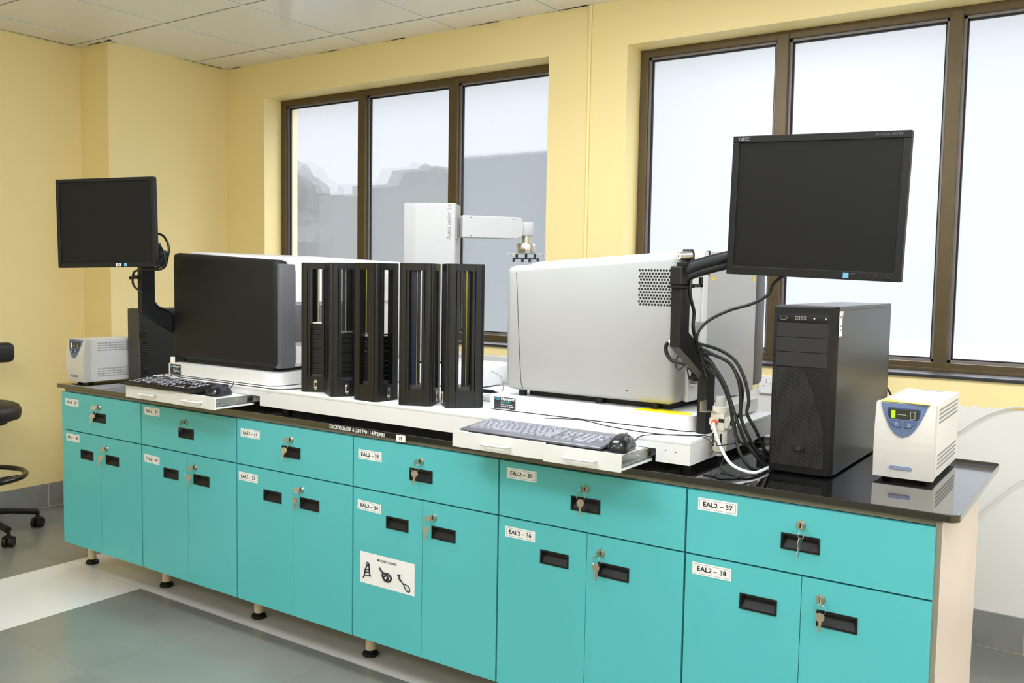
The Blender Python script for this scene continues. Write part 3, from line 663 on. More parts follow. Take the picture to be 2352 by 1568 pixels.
# ------------------------------------------------------------------ stacker towers
A_, CH, SLT, TT = .056, .013, .0205, .010
dg = math.radians
def tower(cx, cy, rot, label, stack, dbface, rods=(), z0=PZ, z1=1.356):
    t = thing('stacker_tower', label, 'slide stacker', (cx, cy, z0), (0, 0, rot), group='black stacker towers standing on the white platform')
    H = z1-z0; zb = .053; zt = H-.022
    R0 = ROOTM[t.name]
    for q in range(4):
        R = R0 @ Matrix.Rotation(q*PI/2, 4, 'Z'); m = MB(); a, c_, s, tt = A_, CH, SLT, TT
        g_ = .0022
        pts = [(s, a), (s+.008, a), (s+.0095, a-g_), (s+.011, a), (a-c_, a), (a-c_+.003, a-.001), (a-c_+.0035, a-.0045), (a-c_*.5-.001, a-c_*.5+.001), (a-c_*.5+.001, a-c_*.5-.001), (a-.0045, a-c_+.0035), (a-.001, a-c_+.003), (a, a-c_), (a, s+.011), (a-g_, s+.0095), (a, s+.008), (a, s), (a-.024, s), (a-.024, s+.006), (a-tt, s+.006), (a-tt, a-c_-.004), (a-c_-.004, a-tt), (s+.006, a-tt), (s+.006, a-.024), (s, a-.024)]
        m.prism(pts, 'z', 0, H, BLKT, X=R); m.build('corner_post', t)
    def octa(a, c_): return [(-a+c_, -a), (a-c_, -a), (a, -a+c_), (a, a-c_), (a-c_, a), (-a+c_, a), (-a, a-c_), (-a, -a+c_)]
    m = MB(); o_, i_ = octa(A_-.0006, CH), octa(A_-.006, CH-.003)
    for k in range(8):
        m.hexa([(*o_[k], zt), (*o_[(k+1) % 8], zt), (*i_[(k+1) % 8], zt), (*i_[k], zt), (*o_[k], H), (*o_[(k+1) % 8], H), (*i_[(k+1) % 8], H), (*i_[k], H)], BLKT, X=R0)
    m.build('top_collar', t)
    m = MB(); m.prism(octa(A_-.0006, CH), 'z', 0, zb, BLKT, X=R0); m.build('base_block', t)
    MB().prism([(x*.8, y*.8) for x, y in octa(A_-.008, CH)], 'z', zb, zb+.010, mat('grey lift plate', (70, 70, 72), .35, metal=.3), X=R0).build('lift_plate', t)
    zlo = (stack[1]-z0+.006) if stack else zb
    for nm, a_s, back, r_, mt in rods:
        # offsets across and along the bench's front-left diagonal
        wx, wy = a_s*.766-back*.643, a_s*.643+back*.766
        x, y = wx*math.cos(-rot)-wy*math.sin(-rot), wx*math.sin(-rot)+wy*math.cos(-rot)
        mb_ = MB()
        if nm == 'guide_rail': mb_.box(-r_, r_, -.004, .004, zlo, H-.003, mt, X=R0 @ Matrix.Translation((x, y, 0)) @ Matrix.Rotation(dg(40)-rot, 4, 'Z'))
        else: mb_.cyl((x, y, zlo), (x, y, H-.003), r_, mt, n=8, X=R0)
        mb_.build(nm, t)
    for q in dbface:
        R = R0 @ Matrix.Rotation(q*PI/2, 4, 'Z'); m = MB(); 
        m.box(-.006, .006, -A_-.003, -A_, .014, .040, STEEL, .001, X=R); m.box(-.0035, .0035, -A_-.0045, -A_-.002, .020, .034, GASK, X=R)
        for z in (.011, .043): m.cyl((0, -A_-.0045, z), (0, -A_, z), .0032, STEEL, n=8, X=R)
        m.build('data_port', t)
    if stack:
        n, zt2 = stack; h = (zt2-z0-zb-.012)/n
        for k in range(n):
            zz = zb+.0105+k*h; M_ = MB(); M_.box(-.0225, .0225, -.036, .036, zz, zz+h*.93, BLKT, .001, X=R0)
            o = M_.build('slide_carrier', None, base=tuple(R0 @ Vector((0, 0, zz))))
            tag(o, 'thin black slide carrier in the pile inside the %s' % label.replace('black stacker tower', 'tower').split(',')[0], 'slide carrier', 'black slide carriers piled in the stacker towers')
        zz = zt2-z0; M_ = MB(); M_.box(-.0225, .0225, -.037, .037, zz, zz+.006, STEEL, .001, X=R0)
        tag(M_.build('slide_carrier', base=tuple(R0 @ Vector((0, 0, zz)))), 'silver slide carrier topping the pile in the %s' % label.replace('black stacker tower', 'tower').split(',')[0], 'slide carrier', None)
    return t
def tw(px, py, corner, rot, *a):   # place by one visible bottom corner
    r = dg(rot); lx, ly = corner[0]*A_, corner[1]*A_
    tower(px-(lx*math.cos(r)-ly*math.sin(r)), py-(lx*math.sin(r)+ly*math.cos(r)), r, *a)
tw(1.421, .066, (-1, -1), 30, 'black stacker tower leftmost of five, beside the dark scanner', (10, 1.142), (0,), (('guide_rod', -.010, .02, .0018, STEEL), ('blue_strip', .040, .0, .0018, BROD)))
tw(1.600, .037, (1, -1), -33, 'black stacker tower second from left, with silver carrier pile', (9, 1.118), (1,), (('guide_rod', .008, -.01, .0022, STEEL), ('blue_strip', -.050, .0, .0018, BROD), ('guide_rail', .000, .01, .006, BLKT)))
tw(1.802, .040, (1, -1), -3, 'black stacker tower in the middle of the five', (9, 1.118), (1,), (('yellow_strip', -.034, .0, .0018, YROD), ('guide_rod', .040, .0, .0022, STEEL), ('guide_rail', -.030, .012, .013, BLKT)))
tw(1.896, .040, (-1, -1), 25, 'black stacker tower second from right, empty inside', None, (1,), (('blue_strip', -.022, -.006, .0018, BROD), ('guide_rod', -.010, -.006, .0018, STEEL), ('guide_rail', -.013, .006, .014, BLKT)))
A_ = .0605
tw(2.056, .084, (-1, -1), 47, 'black stacker tower rightmost of five, beside the light grey scanner', None, (3,), (('yellow_strip', .012, -.006, .0018, YROD), ('guide_rod', .0, -.006, .0018, STEEL), ('guide_rail', .010, .006, .012, BLKT)))

# ------------------------------------------------------------------ loader robot
rb = thing('loader_robot', 'white loader robot column with a horizontal arm and claw gripper behind the black towers', 'robot', (1.6, .66, PZ))
MB().box(1.40, 1.84, .50, .80, PZ+.004, .985, WPG, .008).build('base', rb)
AC = dg(31); RC = Matrix.Translation((1.569, .50, 0)) @ Matrix.Rotation(AC, 4, 'Z'); CW = .153
col = MB(); col.prism([(0, 0), (CW-.006, 0), (CW, .006), (CW, .15), (-.045, .15), (-.045, .012)], 'z', .993, 1.590, ROBW, bev=.002, X=RC)
col.box(-.03, CW-.01, .02, .14, .985, .993, GASK, X=RC); co = col.build('column', rb)
tx = MB(); tx.text('AutoLoader 2.x', .026, RC @ Matrix.Translation((.128, -.0008, 1.455)) @ Matrix.Rotation(PI/2, 4, 'X') @ Matrix.Rotation(PI/2, 4, 'Z'), GINK, 'LEFT', ext=.0003, sx=.80); tx.build('lettering', co)['label'] = 'pale grey vertical lettering reading up the column'
tx = MB(); tx.text('illumina', .030, RC @ Matrix.Translation((-.005, -.0008, 1.055)) @ Matrix.Rotation(PI/2, 4, 'X'), GINK, 'LEFT', ext=.0003); tx.build('lettering', co)
MB().box(CW-.001, CW+.006, .004, .05, 1.455, 1.535, BRZ2, X=RC).build('arm_slot', co)
A0 = Vector((1.715, .61, 0)); A1 = Vector((1.850, .785, 0)); ang = math.atan2(A1.y-A0.y, A1.x-A0.x); L = (A1-A0).length
RA = Matrix.Translation(A0) @ Matrix.Rotation(ang, 4, 'Z')
am = MB(); am.prism([(-.012, 1.463), (L-.02, 1.463), (L+.003, 1.472), (L+.01, 1.515), (L+.002, 1.538), (L-.01, 1.545), (-.012, 1.545)], 'y', -.028, .028, ROBW, bev=.003, X=RA); ao = am.build('arm', rb)
hd = MB(); hd.prism([(L, 1.4755), (L+.05, 1.4755), (L+.05, 1.529), (L, 1.529)], 'y', -.024, .024, ROBW, bev=.006, X=RA, smooth=True); hd.build('arm_head', ao)
sc_ = MB()
for (lx, lz) in ((.02, 1.537), (L-.035, 1.537), (.02, 1.470), (L-.035, 1.470)): sc_.cyl(RA @ Vector((lx, -.0288, lz)), RA @ Vector((lx, -.027, lz)), .0018, GASK, n=8)
sc_.build('screws', ao)
G = RA @ Vector((L+.028, 0, 0)); gx, gy = G.x, G.y
gr = MB(); gr.lathe([(.017, 1.447), (.017, 1.478)], (gx, gy, 0), STEEL); gr.lathe([(.036, 1.419), (.037, 1.423), (.037, 1.443), (.034, 1.447)], (gx, gy, 0), STEEL); gr.lathe([(.034, 1.411), (.035, 1.419)], (gx, gy, 0), STEEL); go = gr.build('gripper_hub', rb)
GST = mat('satin grey steel', (150, 148, 143), .4, metal=.8)
cl = MB(); RG = Matrix.Translation((gx, gy, 0)) @ Matrix.Rotation(.62, 4, 'Z')
cl.box(-.076, .076, -.012, .012, 1.4075, 1.411, GST, X=RG)
for sx_ in (-1, 1): cl.box(sx_*.072-.004, sx_*.072+.004, -.012, .012, 1.397, 1.4075, GST, X=RG); cl.box(sx_*.05-.004, sx_*.05+.004, -.014, .014, 1.399, 1.4075, GST, X=RG)
cl.build('gripper_plate', go)
cl = MB()
for sx_ in (-.036, .0, .034): cl.box(sx_-.0045, sx_+.0045, -.008, .008, 1.388, 1.412, BLKP, X=RG)
cl.box(-.050, .048, -.012, .012, 1.387, 1.3915, BLKP, X=RG)
for sx_ in (-.047, -.014, .014, .046): cl.box(sx_-.005, sx_+.005, -.016, .012, 1.376, 1.3915, BLKP, X=RG)
cl.build('gripper_claw', go)

# ------------------------------------------------------------------ keyboards
def keyboard(name, loc, rot, w, d, body, keym, label, silver):
    t = thing(name, label, 'keyboard', loc, rot)
    R0 = ROOTM[t.name]; h0, h1 = .010, .022
    prof = [(-d/2, 0), (d/2, 0), (d/2, h1), (d/2-.03, h1+.001), (-d/2+.01, h0), (-d/2, .006)]
    k = MB(); 
    if silver:
        k.prism([(-w/2+.012, -d/2+.02), (-w/2+.03, -d/2-.001), (0, -d/2-.004), (w/2-.03, -d/2-.001), (w/2-.004, -d/2+.03), (w/2-.01, d/2-.01), (w/2-.03, d/2), (-w/2+.03, d/2), (-w/2+.01, d/2-.012)], 'z', 0, .006, BLKM, bev=.002, X=R0)
    bb = bmesh.new()
    P = [(-w/2, -d/2, .004), (w/2, -d/2, .004), (w/2, d/2, .004), (-w/2, d/2, .004), (-w/2, -d/2, h0), (w/2, -d/2, h0), (w/2, d/2, h1), (-w/2, d/2, h1)]
    k.hexa(P, body, .004, X=R0); k.build('case', t)
    sl = (h1-h0)/d
    # layout in key units
    U = .019*.97; kx0 = -w/2+.016; rows = []
    ys = [-d/2+.028, -d/2+.028+U, -d/2+.028+2*U, -d/2+.028+3*U, -d/2+.028+4*U, -d/2+.028+5.25*U]
    if silver: ys = [-d/2+.030+(y+d/2-.028)*.84 for y in ys]
    main = [[1.5, 1.25, 1.25, 5.5, 1.25, 1.25, 1.5, 1.5], [2.25]+[1]*10+[2.75], [1.75]+[1]*11+[2.25], [1.5]+[1]*12+[1.5], [1]*13+[2], [1, -1, 1, 1, 1, 1, -.5, 1, 1, 1, 1, -.5, 1, 1, 1, 1]]
    nav = [[1, 1, 1], [-1, 1, -1], [], [1, 1, 1], [1, 1, 1], [1, 1, 1]]
    num = [[2, 1], [1, 1, 1], [1, 1, 1, 1], [1, 1, 1], [1, 1, 1, 1], []]
    cache = {}; cnt = 0
    for r_, y in enumerate(ys):
        for blk, off in ((main, 0), (nav, 15.3), (num, 18.6)):
            x = off
            for u in blk[r_]:
                if u < 0: x -= u; continue
                if x+u > (w-.03)/U: x += u; continue
                kw = abs(u); key = round(kw, 2)
                if key not in cache:
                    mk = MB(); a = kw*U/2-.0012; b_ = (U/2-.0012)*(.86 if silver else 1)
                    mk.hexa([(-a, -b_, 0), (a, -b_, 0), (a, b_, 0), (-a, b_, 0), (-a+.002, -b_+.002, .0055), (a-.002, -b_+.002, .0055), (a-.002, b_-.001, .0055), (-a+.002, b_-.001, .0055)], keym, .0006, 1)
                    if not silver: mk.box(-.0060, .0040, -.0040, .0050, .0056, .0060, KEYW)
                    me = bpy.data.meshes.new('key'); me.from_pydata([tuple(v) for v in mk.v], [], mk.f)
                    for m_ in mk.mats: me.materials.append(m_)
                    for p_, mi in zip(me.polygons, mk.m): p_.material_index = mi
                    cache[key] = me
                xx = kx0+(x+kw/2)*U
                if cnt < 100:
                    ko = bpy.data.objects.new('key', cache[key]); C.objects.link(ko); ko.parent = t
                    ko.location = (xx, y, h0+sl*(y+d/2)-.0005); ko.rotation_euler = (math.atan(sl), 0, 0)
                cnt += 1; x += kw
    return t
# left black keyboard lies across both left drawer fronts
keyboard('keyboard', (.868, -.054, .8848), (0, 0, dg(.8)), .428, .162, BLKP, BLKP, 'slim black keyboard with pale key legends on the left pull-out drawers', False)
keyboard('keyboard', (2.487, -.036, .8806), (0, 0, dg(-.6)), .452, .146, SILV, SILK, 'silver keyboard with black rim on the right pull-out drawers', True)
lk = MB(); lk.box(2.30, 2.53, -.108, .03, .8535, .8765, BLKP, .003)
tag(lk.build('keyboard', base=(2.415, -.03, .8535)), 'black keyboard lying inside the right drawer under the silver keyboard', 'keyboard')
tr2 = MB(); 
# mice
def mouse(loc, rotz, top, side, label, L_=.112, W_=.064, H_=.038):
    t = thing('computer_mouse', label, 'mouse', loc, (0, 0, rotz)); R0 = ROOTM[t.name]
    b = bmesh.new(); bmesh.ops.create_uvsphere(b, u_segments=28, v_segments=16, radius=1)
    for v in b.verts:
        x, y, z = v.co; zz = max(z, -.25)
        wv = 1-.12*math.cos(y*2.6); wv -= .05*(1 if abs(y) < .3 else 0)
        px = math.copysign(abs(x)**.8, x)*W_/2*wv; py = math.copysign(abs(y)**.85, y)*L_/2
        pz = (zz+.25)/1.25*H_*(1-.25*max(0, y)**2+.0*y)*(1 if z > -.25 else 1)
        v.co = Vector((px, py, pz))
    M_ = MB(); M_.bm(b, side, True, R0); M_.build('body', t)
    b = bmesh.new(); bmesh.ops.create_uvsphere(b, u_segments=24, v_segments=14, radius=1)
    for v in b.verts:
        x, y, z = v.co; z = max(z, .35)
        px = math.copysign(abs(x)**.8, x)*W_/2*.86; py = math.copysign(abs(y)**.85, y)*L_/2*.93
        v.co = Vector((px, py, (z+.25)/1.25*H_*(1-.25*max(0, y)**2)+.0012))
    MB().bm(b, top, True, R0).build('top_shell', t)
    MB().cyl(R0 @ Vector((-.003, L_*.27, H_*.82)), R0 @ Vector((.003, L_*.27, H_*.82)), .007, BLKP, n=14).build('scroll_wheel', t)
    return t
GREYB = mat('grey blue gloss', (58, 62, 72), .18)
mouse((1.121, -.045, .8757), dg(12), GREYB, BLKM, 'dark glossy mouse with grey-blue top on the left pull-out drawer')
mouse((2.738, -.040, .8757), dg(8), mat('dark grey gloss', (34, 34, 36), .2), BLKM, 'large glossy black mouse on the right pull-out drawer beside the silver keyboard', .120, .062, .043)

# ------------------------------------------------------------------ monitors
def monitor(loc, rot, label, w=.408, h=.335, bz=.0165, nec=True):
    t = thing('monitor', label, 'monitor', loc, rot); R0 = ROOTM[t.name]
    m = MB()
    for a in ((-w/2, w/2, h/2-bz, h/2), (-w/2, w/2, -h/2, -h/2+bz+.004), (-w/2, -w/2+bz, -h/2+bz, h/2-bz), (w/2-bz, w/2, -h/2+bz, h/2-bz)):
        m.box(a[0], a[1], 0, .022, a[2], a[3], BEZ, .0015, X=R0)
    m.box(-w/2+.002, w/2-.002, .012, .028, -h/2+.002, h/2-.002, BEZ, .003, X=R0); bo = m.build('bezel', t)
    MB().box(-w/2+bz-.001, w/2-bz+.001, .0035, .012, -h/2+bz+.003, h/2-bz+.001, SCREEN, X=R0).build('screen', t)
    MB().hexa([(-w*.40, .026, -h*.40), (w*.40, .026, -h*.40), (w*.34, .058, -h*.33), (-w*.34, .058, -h*.33), (-w*.40, .026, h*.40), (w*.40, .026, h*.40), (w*.34, .058, h*.33), (-w*.34, .058, h*.33)], BLKP, .006, X=R0).build('rear_cover', t)
    s = MB()
    F = R0 @ Matrix.Rotation(PI/2, 4, 'X')
    if nec:
        s.text('NEC', .0105, F @ Matrix.Translation((-w/2+.014, h/2-bz/2, .0004)), mat('silver ink', (130, 130, 130), .4), ext=.0001, bold=.0002, sx=1.3)
        s.build('logo', bo)
        s = MB(); s.text('AccuSync AS193i', .0085, F @ Matrix.Translation((w/2-.018, h/2-bz/2+.001, .0004)), mat('dim silver ink', (95, 95, 95), .4), 'RIGHT', ext=.0001, shear=.25); s.build('model_name', bo)
        MB().box(.078, .0905, -.0006, .0, -h/2+.004, -h/2+.0165, SKYB, X=R0).build('sticker', bo)['label'] = 'light blue square sticker'
        bt = MB()
        for x in (.1, .117, .134, .151): bt.cyl(R0 @ Vector((x, -.0015, -h/2+.0075)), R0 @ Vector((x, 0, -h/2+.0075)), .0032, BLKM, n=12)
        bt.box(.170, .181, -.0015, 0, -h/2+.005, -h/2+.010, BLKM, .0005, X=R0)
        for x, tx_ in ((.1, 'RESET'), (.117, '-'), (.134, '+'), (.151, 'INPUT'), (.1755, 'o')): bt.text(tx_, .0035, F @ Matrix.Translation((x, -h/2+.0145, .0004)), mat('dim silver ink', (95, 95, 95), .4), 'CENTER', ext=.0001)
        bt.build('buttons', bo)
    else:
        MB().box(.040, .0605, -.0006, 0, -h/2+.003, -h/2+.014, WHT, X=R0).tube([R0 @ Vector((.050+math.cos(a)*.0042, -.0008, -h/2+.0085+math.sin(a)*.0042)) for a in [2*PI*j/12 for j in range(12)]], .0008, INK, n=5, closed=True).text('hp', .0065, F @ Matrix.Translation((.050, -h/2+.009, .0008)), INK, 'CENTER', ext=.0001).build('logo', bo)
        MB().box(.074, .086, -.0006, 0, -h/2+.003, -h/2+.015, SKYB, X=R0).build('sticker', bo)['label'] = 'light blue square sticker'
    MB().box(-.05, .05, .056, .066, -.05, .05, BLKP, .004, X=R0).build('mount_plate', t)
    return t
monitor((3.178, .045, 1.495), (dg(2.4), dg(2.1), dg(.3)), 'square black desktop monitor on the right arm, above the charcoal tower computer', nec=True)
monitor((.613, -.161, 1.495), (dg(-.65), dg(-1.6), dg(24.1)), 'square black desktop monitor on the left arm, above the left keyboard', w=.405, h=.332, bz=.013, nec=False)

# ------------------------------------------------------------------ monitor arms
def post(t, x0, x1, yu, yl, zbot, zj1, zj2, ztop, d=.056):
    m = MB(); m.prism([(yl, zbot), (yl+d, zbot), (yl+d, zj1+.035), (yu+d, zj2+.035), (yu+d, ztop), (yu, ztop), (yu, zj2), (yl, zj1)], 'x', x0, x1, BLKP, bev=.0015); return m.build('bent_post', t)
# right
ar = thing('arm_stand', 'bent black post with curved swing arm at the right end of the platform', 'monitor arm', (2.868, .19, PZ))
po = post(ar, 2.853, 2.880, -.018, .168, PZ, 1.055, 1.150, 1.298)
cp_ = MB(); cp_.box(2.848, 2.886, -.030, .052, 1.298, 1.304, BLKP, .001); cp_.box(2.851, 2.884, -.026, .030, 1.304, 1.352, BLKP, .004); cp_.build('swivel_block', ar)
sw = MB(); 
for k, (r_, dz) in enumerate(((.014, 0), (.011, -.018), (.006, .012))):
    sw.tube([(2.868, .005, 1.335+dz), (2.895, .03, 1.352+dz), (2.95, .07, 1.372+dz), (3.02, .10, 1.388+dz), (3.10, .13, 1.398+dz)], r_, BLKP if k < 2 else BLKM, n=12)
sw.build('swing_arm', ar)
MB().cyl((3.10, .13, 1.36), (3.10, .13, 1.50), .018, BLKP).tube([(3.10, .13, 1.47), (3.14, .135, 1.49), (3.18, .118, 1.495)], .016, BLKP).build('tilt_head', ar)
MB().box(2.868, 2.898, .02, .075, 1.300, 1.308, CHAR, .001).box(2.892, 2.898, .06, .075, 1.300, 1.326, CHAR, .001).build('cable_clip', ar)
kn = MB(); kn.cyl((2.862, .004, 1.3775), (2.880, .032, 1.3795), .0115, STEEL, n=18); kn.cyl((2.861, .0025, 1.3774), (2.862, .004, 1.3775), .009, WPG, n=18); kn.cyl((2.8605, .0018, 1.3773), (2.861, .0025, 1.3774), .0025, GASK, n=8); kn.build('steel_knob', ar)
MB().prism([(-.002, 1.352), (.052, 1.352), (.052, 1.385), (.044, 1.396), (.032, 1.396), (.028, 1.366), (-.002, 1.362)], 'x', 2.858, 2.884, BLKP, bev=.002).build('hinge_bracket', ar)
# left
al = thing('arm_stand', 'bent black post with short head behind the left monitor', 'monitor arm', (.587, .19, PZ))
post(al, .574, .600, -.004, .205, PZ, 1.035, 1.153, 1.335, .060)
MB().box(.574, .604, .20, .27, PZ-.05, PZ, BLKP).build('side_clamp', al)
MB().cyl((.587, .02, 1.335), (.587, .02, 1.44), .018, BLKP).tube([(.587, .02, 1.40), (.62, -.01, 1.46), (.613, -.085, 1.49)], .018, BLKP).build('tilt_head', al)
MB().box(.60, .645, .045, .085, 1.34, 1.40, BLKP, .008).box(.615, .665, .01, .05, 1.37, 1.41, BLKP, .008).cyl((.66, .0, 1.41), (.675, .03, 1.41), .016, BLKM).build('pivot_joint', al)
MB().box(.545, .58, -.01, .03, 1.285, 1.30, BLKP, .003).box(.528, .537, -.012, .0, 1.283, 1.295, BLKP, .002).build('cable_clip', al)

# ------------------------------------------------------------------ computers
t = thing('tower_computer', 'charcoal tower computer with mesh front standing on the worktop below the right monitor', 'computer', (3.13, .45, ZW))
x0, x1, y0, y1, z0, z1 = 3.046, 3.204, .190, .80, .829, 1.258
MB().box(x0+.002, x1, y0+.025, y1, z0, z1, CHAR2, .0025).box(x0+.002, x1+.0004, y0+.03, y1, z1-.0105, z1-.0095, GASK).build('case', t)
f = MB(); f.hexa([(x0, y0+.003, z0), (x1-.012, y0, z0), (x1, y0+.028, z0), (x0, y0+.028, z0), (x0, y0+.003, z1-.004), (x1-.012, y0, z1-.004), (x1, y0+.028, z1), (x0, y0+.028, z1)], CHAR, .003); fo = f.build('front_bezel', t)
a0, a1 = x0+.010, x1-.018
f = MB(); yy = y0-.0006
f.box(a0, a1, yy-.0005, yy+.003, 1.216, 1.236, BLKP, .0005)
for k, (u, w_) in enumerate(((.046, .012), (.061, .012))):
    f.box(a0+u, a0+u+w_, yy-.0010, yy, 1.2225, 1.2305, STEEL); f.box(a0+u+.001, a0+u+w_-.001, yy-.0013, yy-.0005, 1.2235, 1.2295, BLUED)
f.cyl((a0+.094, yy-.0015, 1.2265), (a0+.094, yy, 1.2265), .0022, IVORY, n=10); f.cyl((a0+.113, yy-.0012, 1.226), (a0+.113, yy, 1.226), .004, MESHB, n=12); f.cyl((a0+.123, yy-.0012, 1.226), (a0+.123, yy, 1.226), .0024, LGREY, n=10)
f.tube([(a0+.006, yy-.0008, 1.226), (a0+.010, yy-.0008, 1.230), (a0+.022, yy-.0008, 1.230), (a0+.026, yy-.0008, 1.226), (a0+.022, yy-.0008, 1.222), (a0+.010, yy-.0008, 1.222), (a0+.006, yy-.0008, 1.226)], .0005, LGREY, n=5, sub=1)
f.build('port_strip', fo)
for k in range(3):
    zt = 1.2145-k*.0375; MB().box(a0, a1, yy-.0004, yy+.003, zt-.0365, zt-.0005, mat('drive cover', (31, 31, 32), .55), .0006).build('drive_cover', fo)
mz0, mz1 = .848, 1.100
GRB = mat('grille bars', (42, 42, 43), .55); g = MB(); crv = []
for k in range(9):
    s = k/8; crv.append((a0+.068+(a1-a0-.072)*(s**.72), mz1-s*.155))
poly = [(a0-.006, mz0), (a1, mz0)]+crv[::-1]+[(a0-.004, mz1)]
g.prism(poly, 'y', yy-.0003, yy+.002, MESHB)
import itertools
def xmax(z):
    for (xa, za), (xb, zb) in zip(crv, crv[1:]):
        if zb <= z <= za: return xa+(xb-xa)*(za-z)/(za-zb)
    return a1
xx = a0-.004
while xx < a1-.001:
    zt = mz1
    if xx > crv[0][0]:
        for (xa, za), (xb, zb) in zip(crv, crv[1:]):
            if xa <= xx <= xb: zt = za+(zb-za)*(xx-xa)/(xb-xa)
    g.box(xx, xx+.0013, yy-.0012, yy, mz0, zt, GRB); xx += .0046
n = 0
for k in range(-16, 30):
    # diagonal bars falling to the right
    zs = mz0-.10+k*.0118; p0 = (a0-.004, zs+.075); p1 = (a1, zs)
    seg = []
    for j in range(25):
        s = j/24; X = p0[0]+(p1[0]-p0[0])*s; Z = p0[1]+(p1[1]-p0[1])*s
        if mz0 <= Z <= mz1 and X <= xmax(Z): seg.append((X, Z))
    if len(seg) > 1:
        (xa, za), (xb, zb) = seg[0], seg[-1]
        g.add([(xa, yy-.0018, za-.001), (xb, yy-.0018, zb-.001), (xb, yy-.0018, zb+.001), (xa, yy-.0018, za+.001)], [(0, 1, 2, 3)], GRB)
g.build('mesh_grille', fo)
lg = MB(); lg.box(a0+.052, a0+.082, yy-.003, yy, .885, .905, CHAR, .001); lg.cyl((a0+.067, yy-.0042, .895), (a0+.067, yy-.003, .895), .0068, CHAR2, n=20); lg.build('badge', fo)
s = MB(); s.box(x1+.0002, x1+.0008, .215, .243, 1.183, 1.246, WHT); s.box(x1+.0002, x1+.0008, .243, .252, 1.236, 1.246, mat('orange print', (230, 170, 90), .5))
for k, (z, h_) in enumerate(((1.228, .006), (1.206, .005), (1.196, .004))): s.box(x1+.0007, x1+.001, .221, .235, z, z+h_, GINK)
s.build('asset_sticker', t)['label'] = 'white asset sticker with an orange corner'
for (x, y) in ((x0+.02, y0+.05), (x1-.02, y0+.05), (x0+.02, .66), (x1-.02, .66)): MB().cyl((x, y, ZW), (x, y, z0+.001), .01, BLKP, n=12).build('foot', t)
# left small computer
t = thing('tower_computer', 'black slim tower computer beside the left uninterruptible supply, behind the bent post', 'computer', (.165, .42, ZW))
x0, x1, y0, y1, z0, z1 = .118, .212, .248, .62, .828, 1.150
m = MB(); m.box(x0, x1, y0, y1, z0, z1, mat('dark slate case', (46, 47, 50), .42, noise=.04), .003); m.build('case', t)
m = MB(); m.box(x0+.001, x1-.006, y0-.006, y0+.001, z0+.002, z1-.002, mat('warm charcoal bezel', (66, 64, 60), .5), .002); m.build('front_bezel', t)
m = MB(); k = 0
zz = z0+.012
while zz < 1.09: m.box(x1-.001, x1+.0018, y0+.006, y0+.028, zz, zz+.0042, BLKM); m.box(x1-.001, x1+.0024, y0+.006, y0+.028, zz+.0042, zz+.0055, FGREY); zz += .0105
m.box(x1-.0055, x1-.001, y0-.008, y0-.004, .86, 1.0, FGREY); m.box(x1-.0055, x1-.001, y0-.008, y0-.004, 1.02, 1.05, GASK)
m.build('side_vent', t)
for (x, y) in ((x0+.02, y0+.03), (x1-.02, y0+.03), (x0+.02, y1-.03), (x1-.02, y1-.03)): MB().cyl((x, y, ZW), (x, y, z0+.001), .008, BLKP, n=12).build('foot', t)

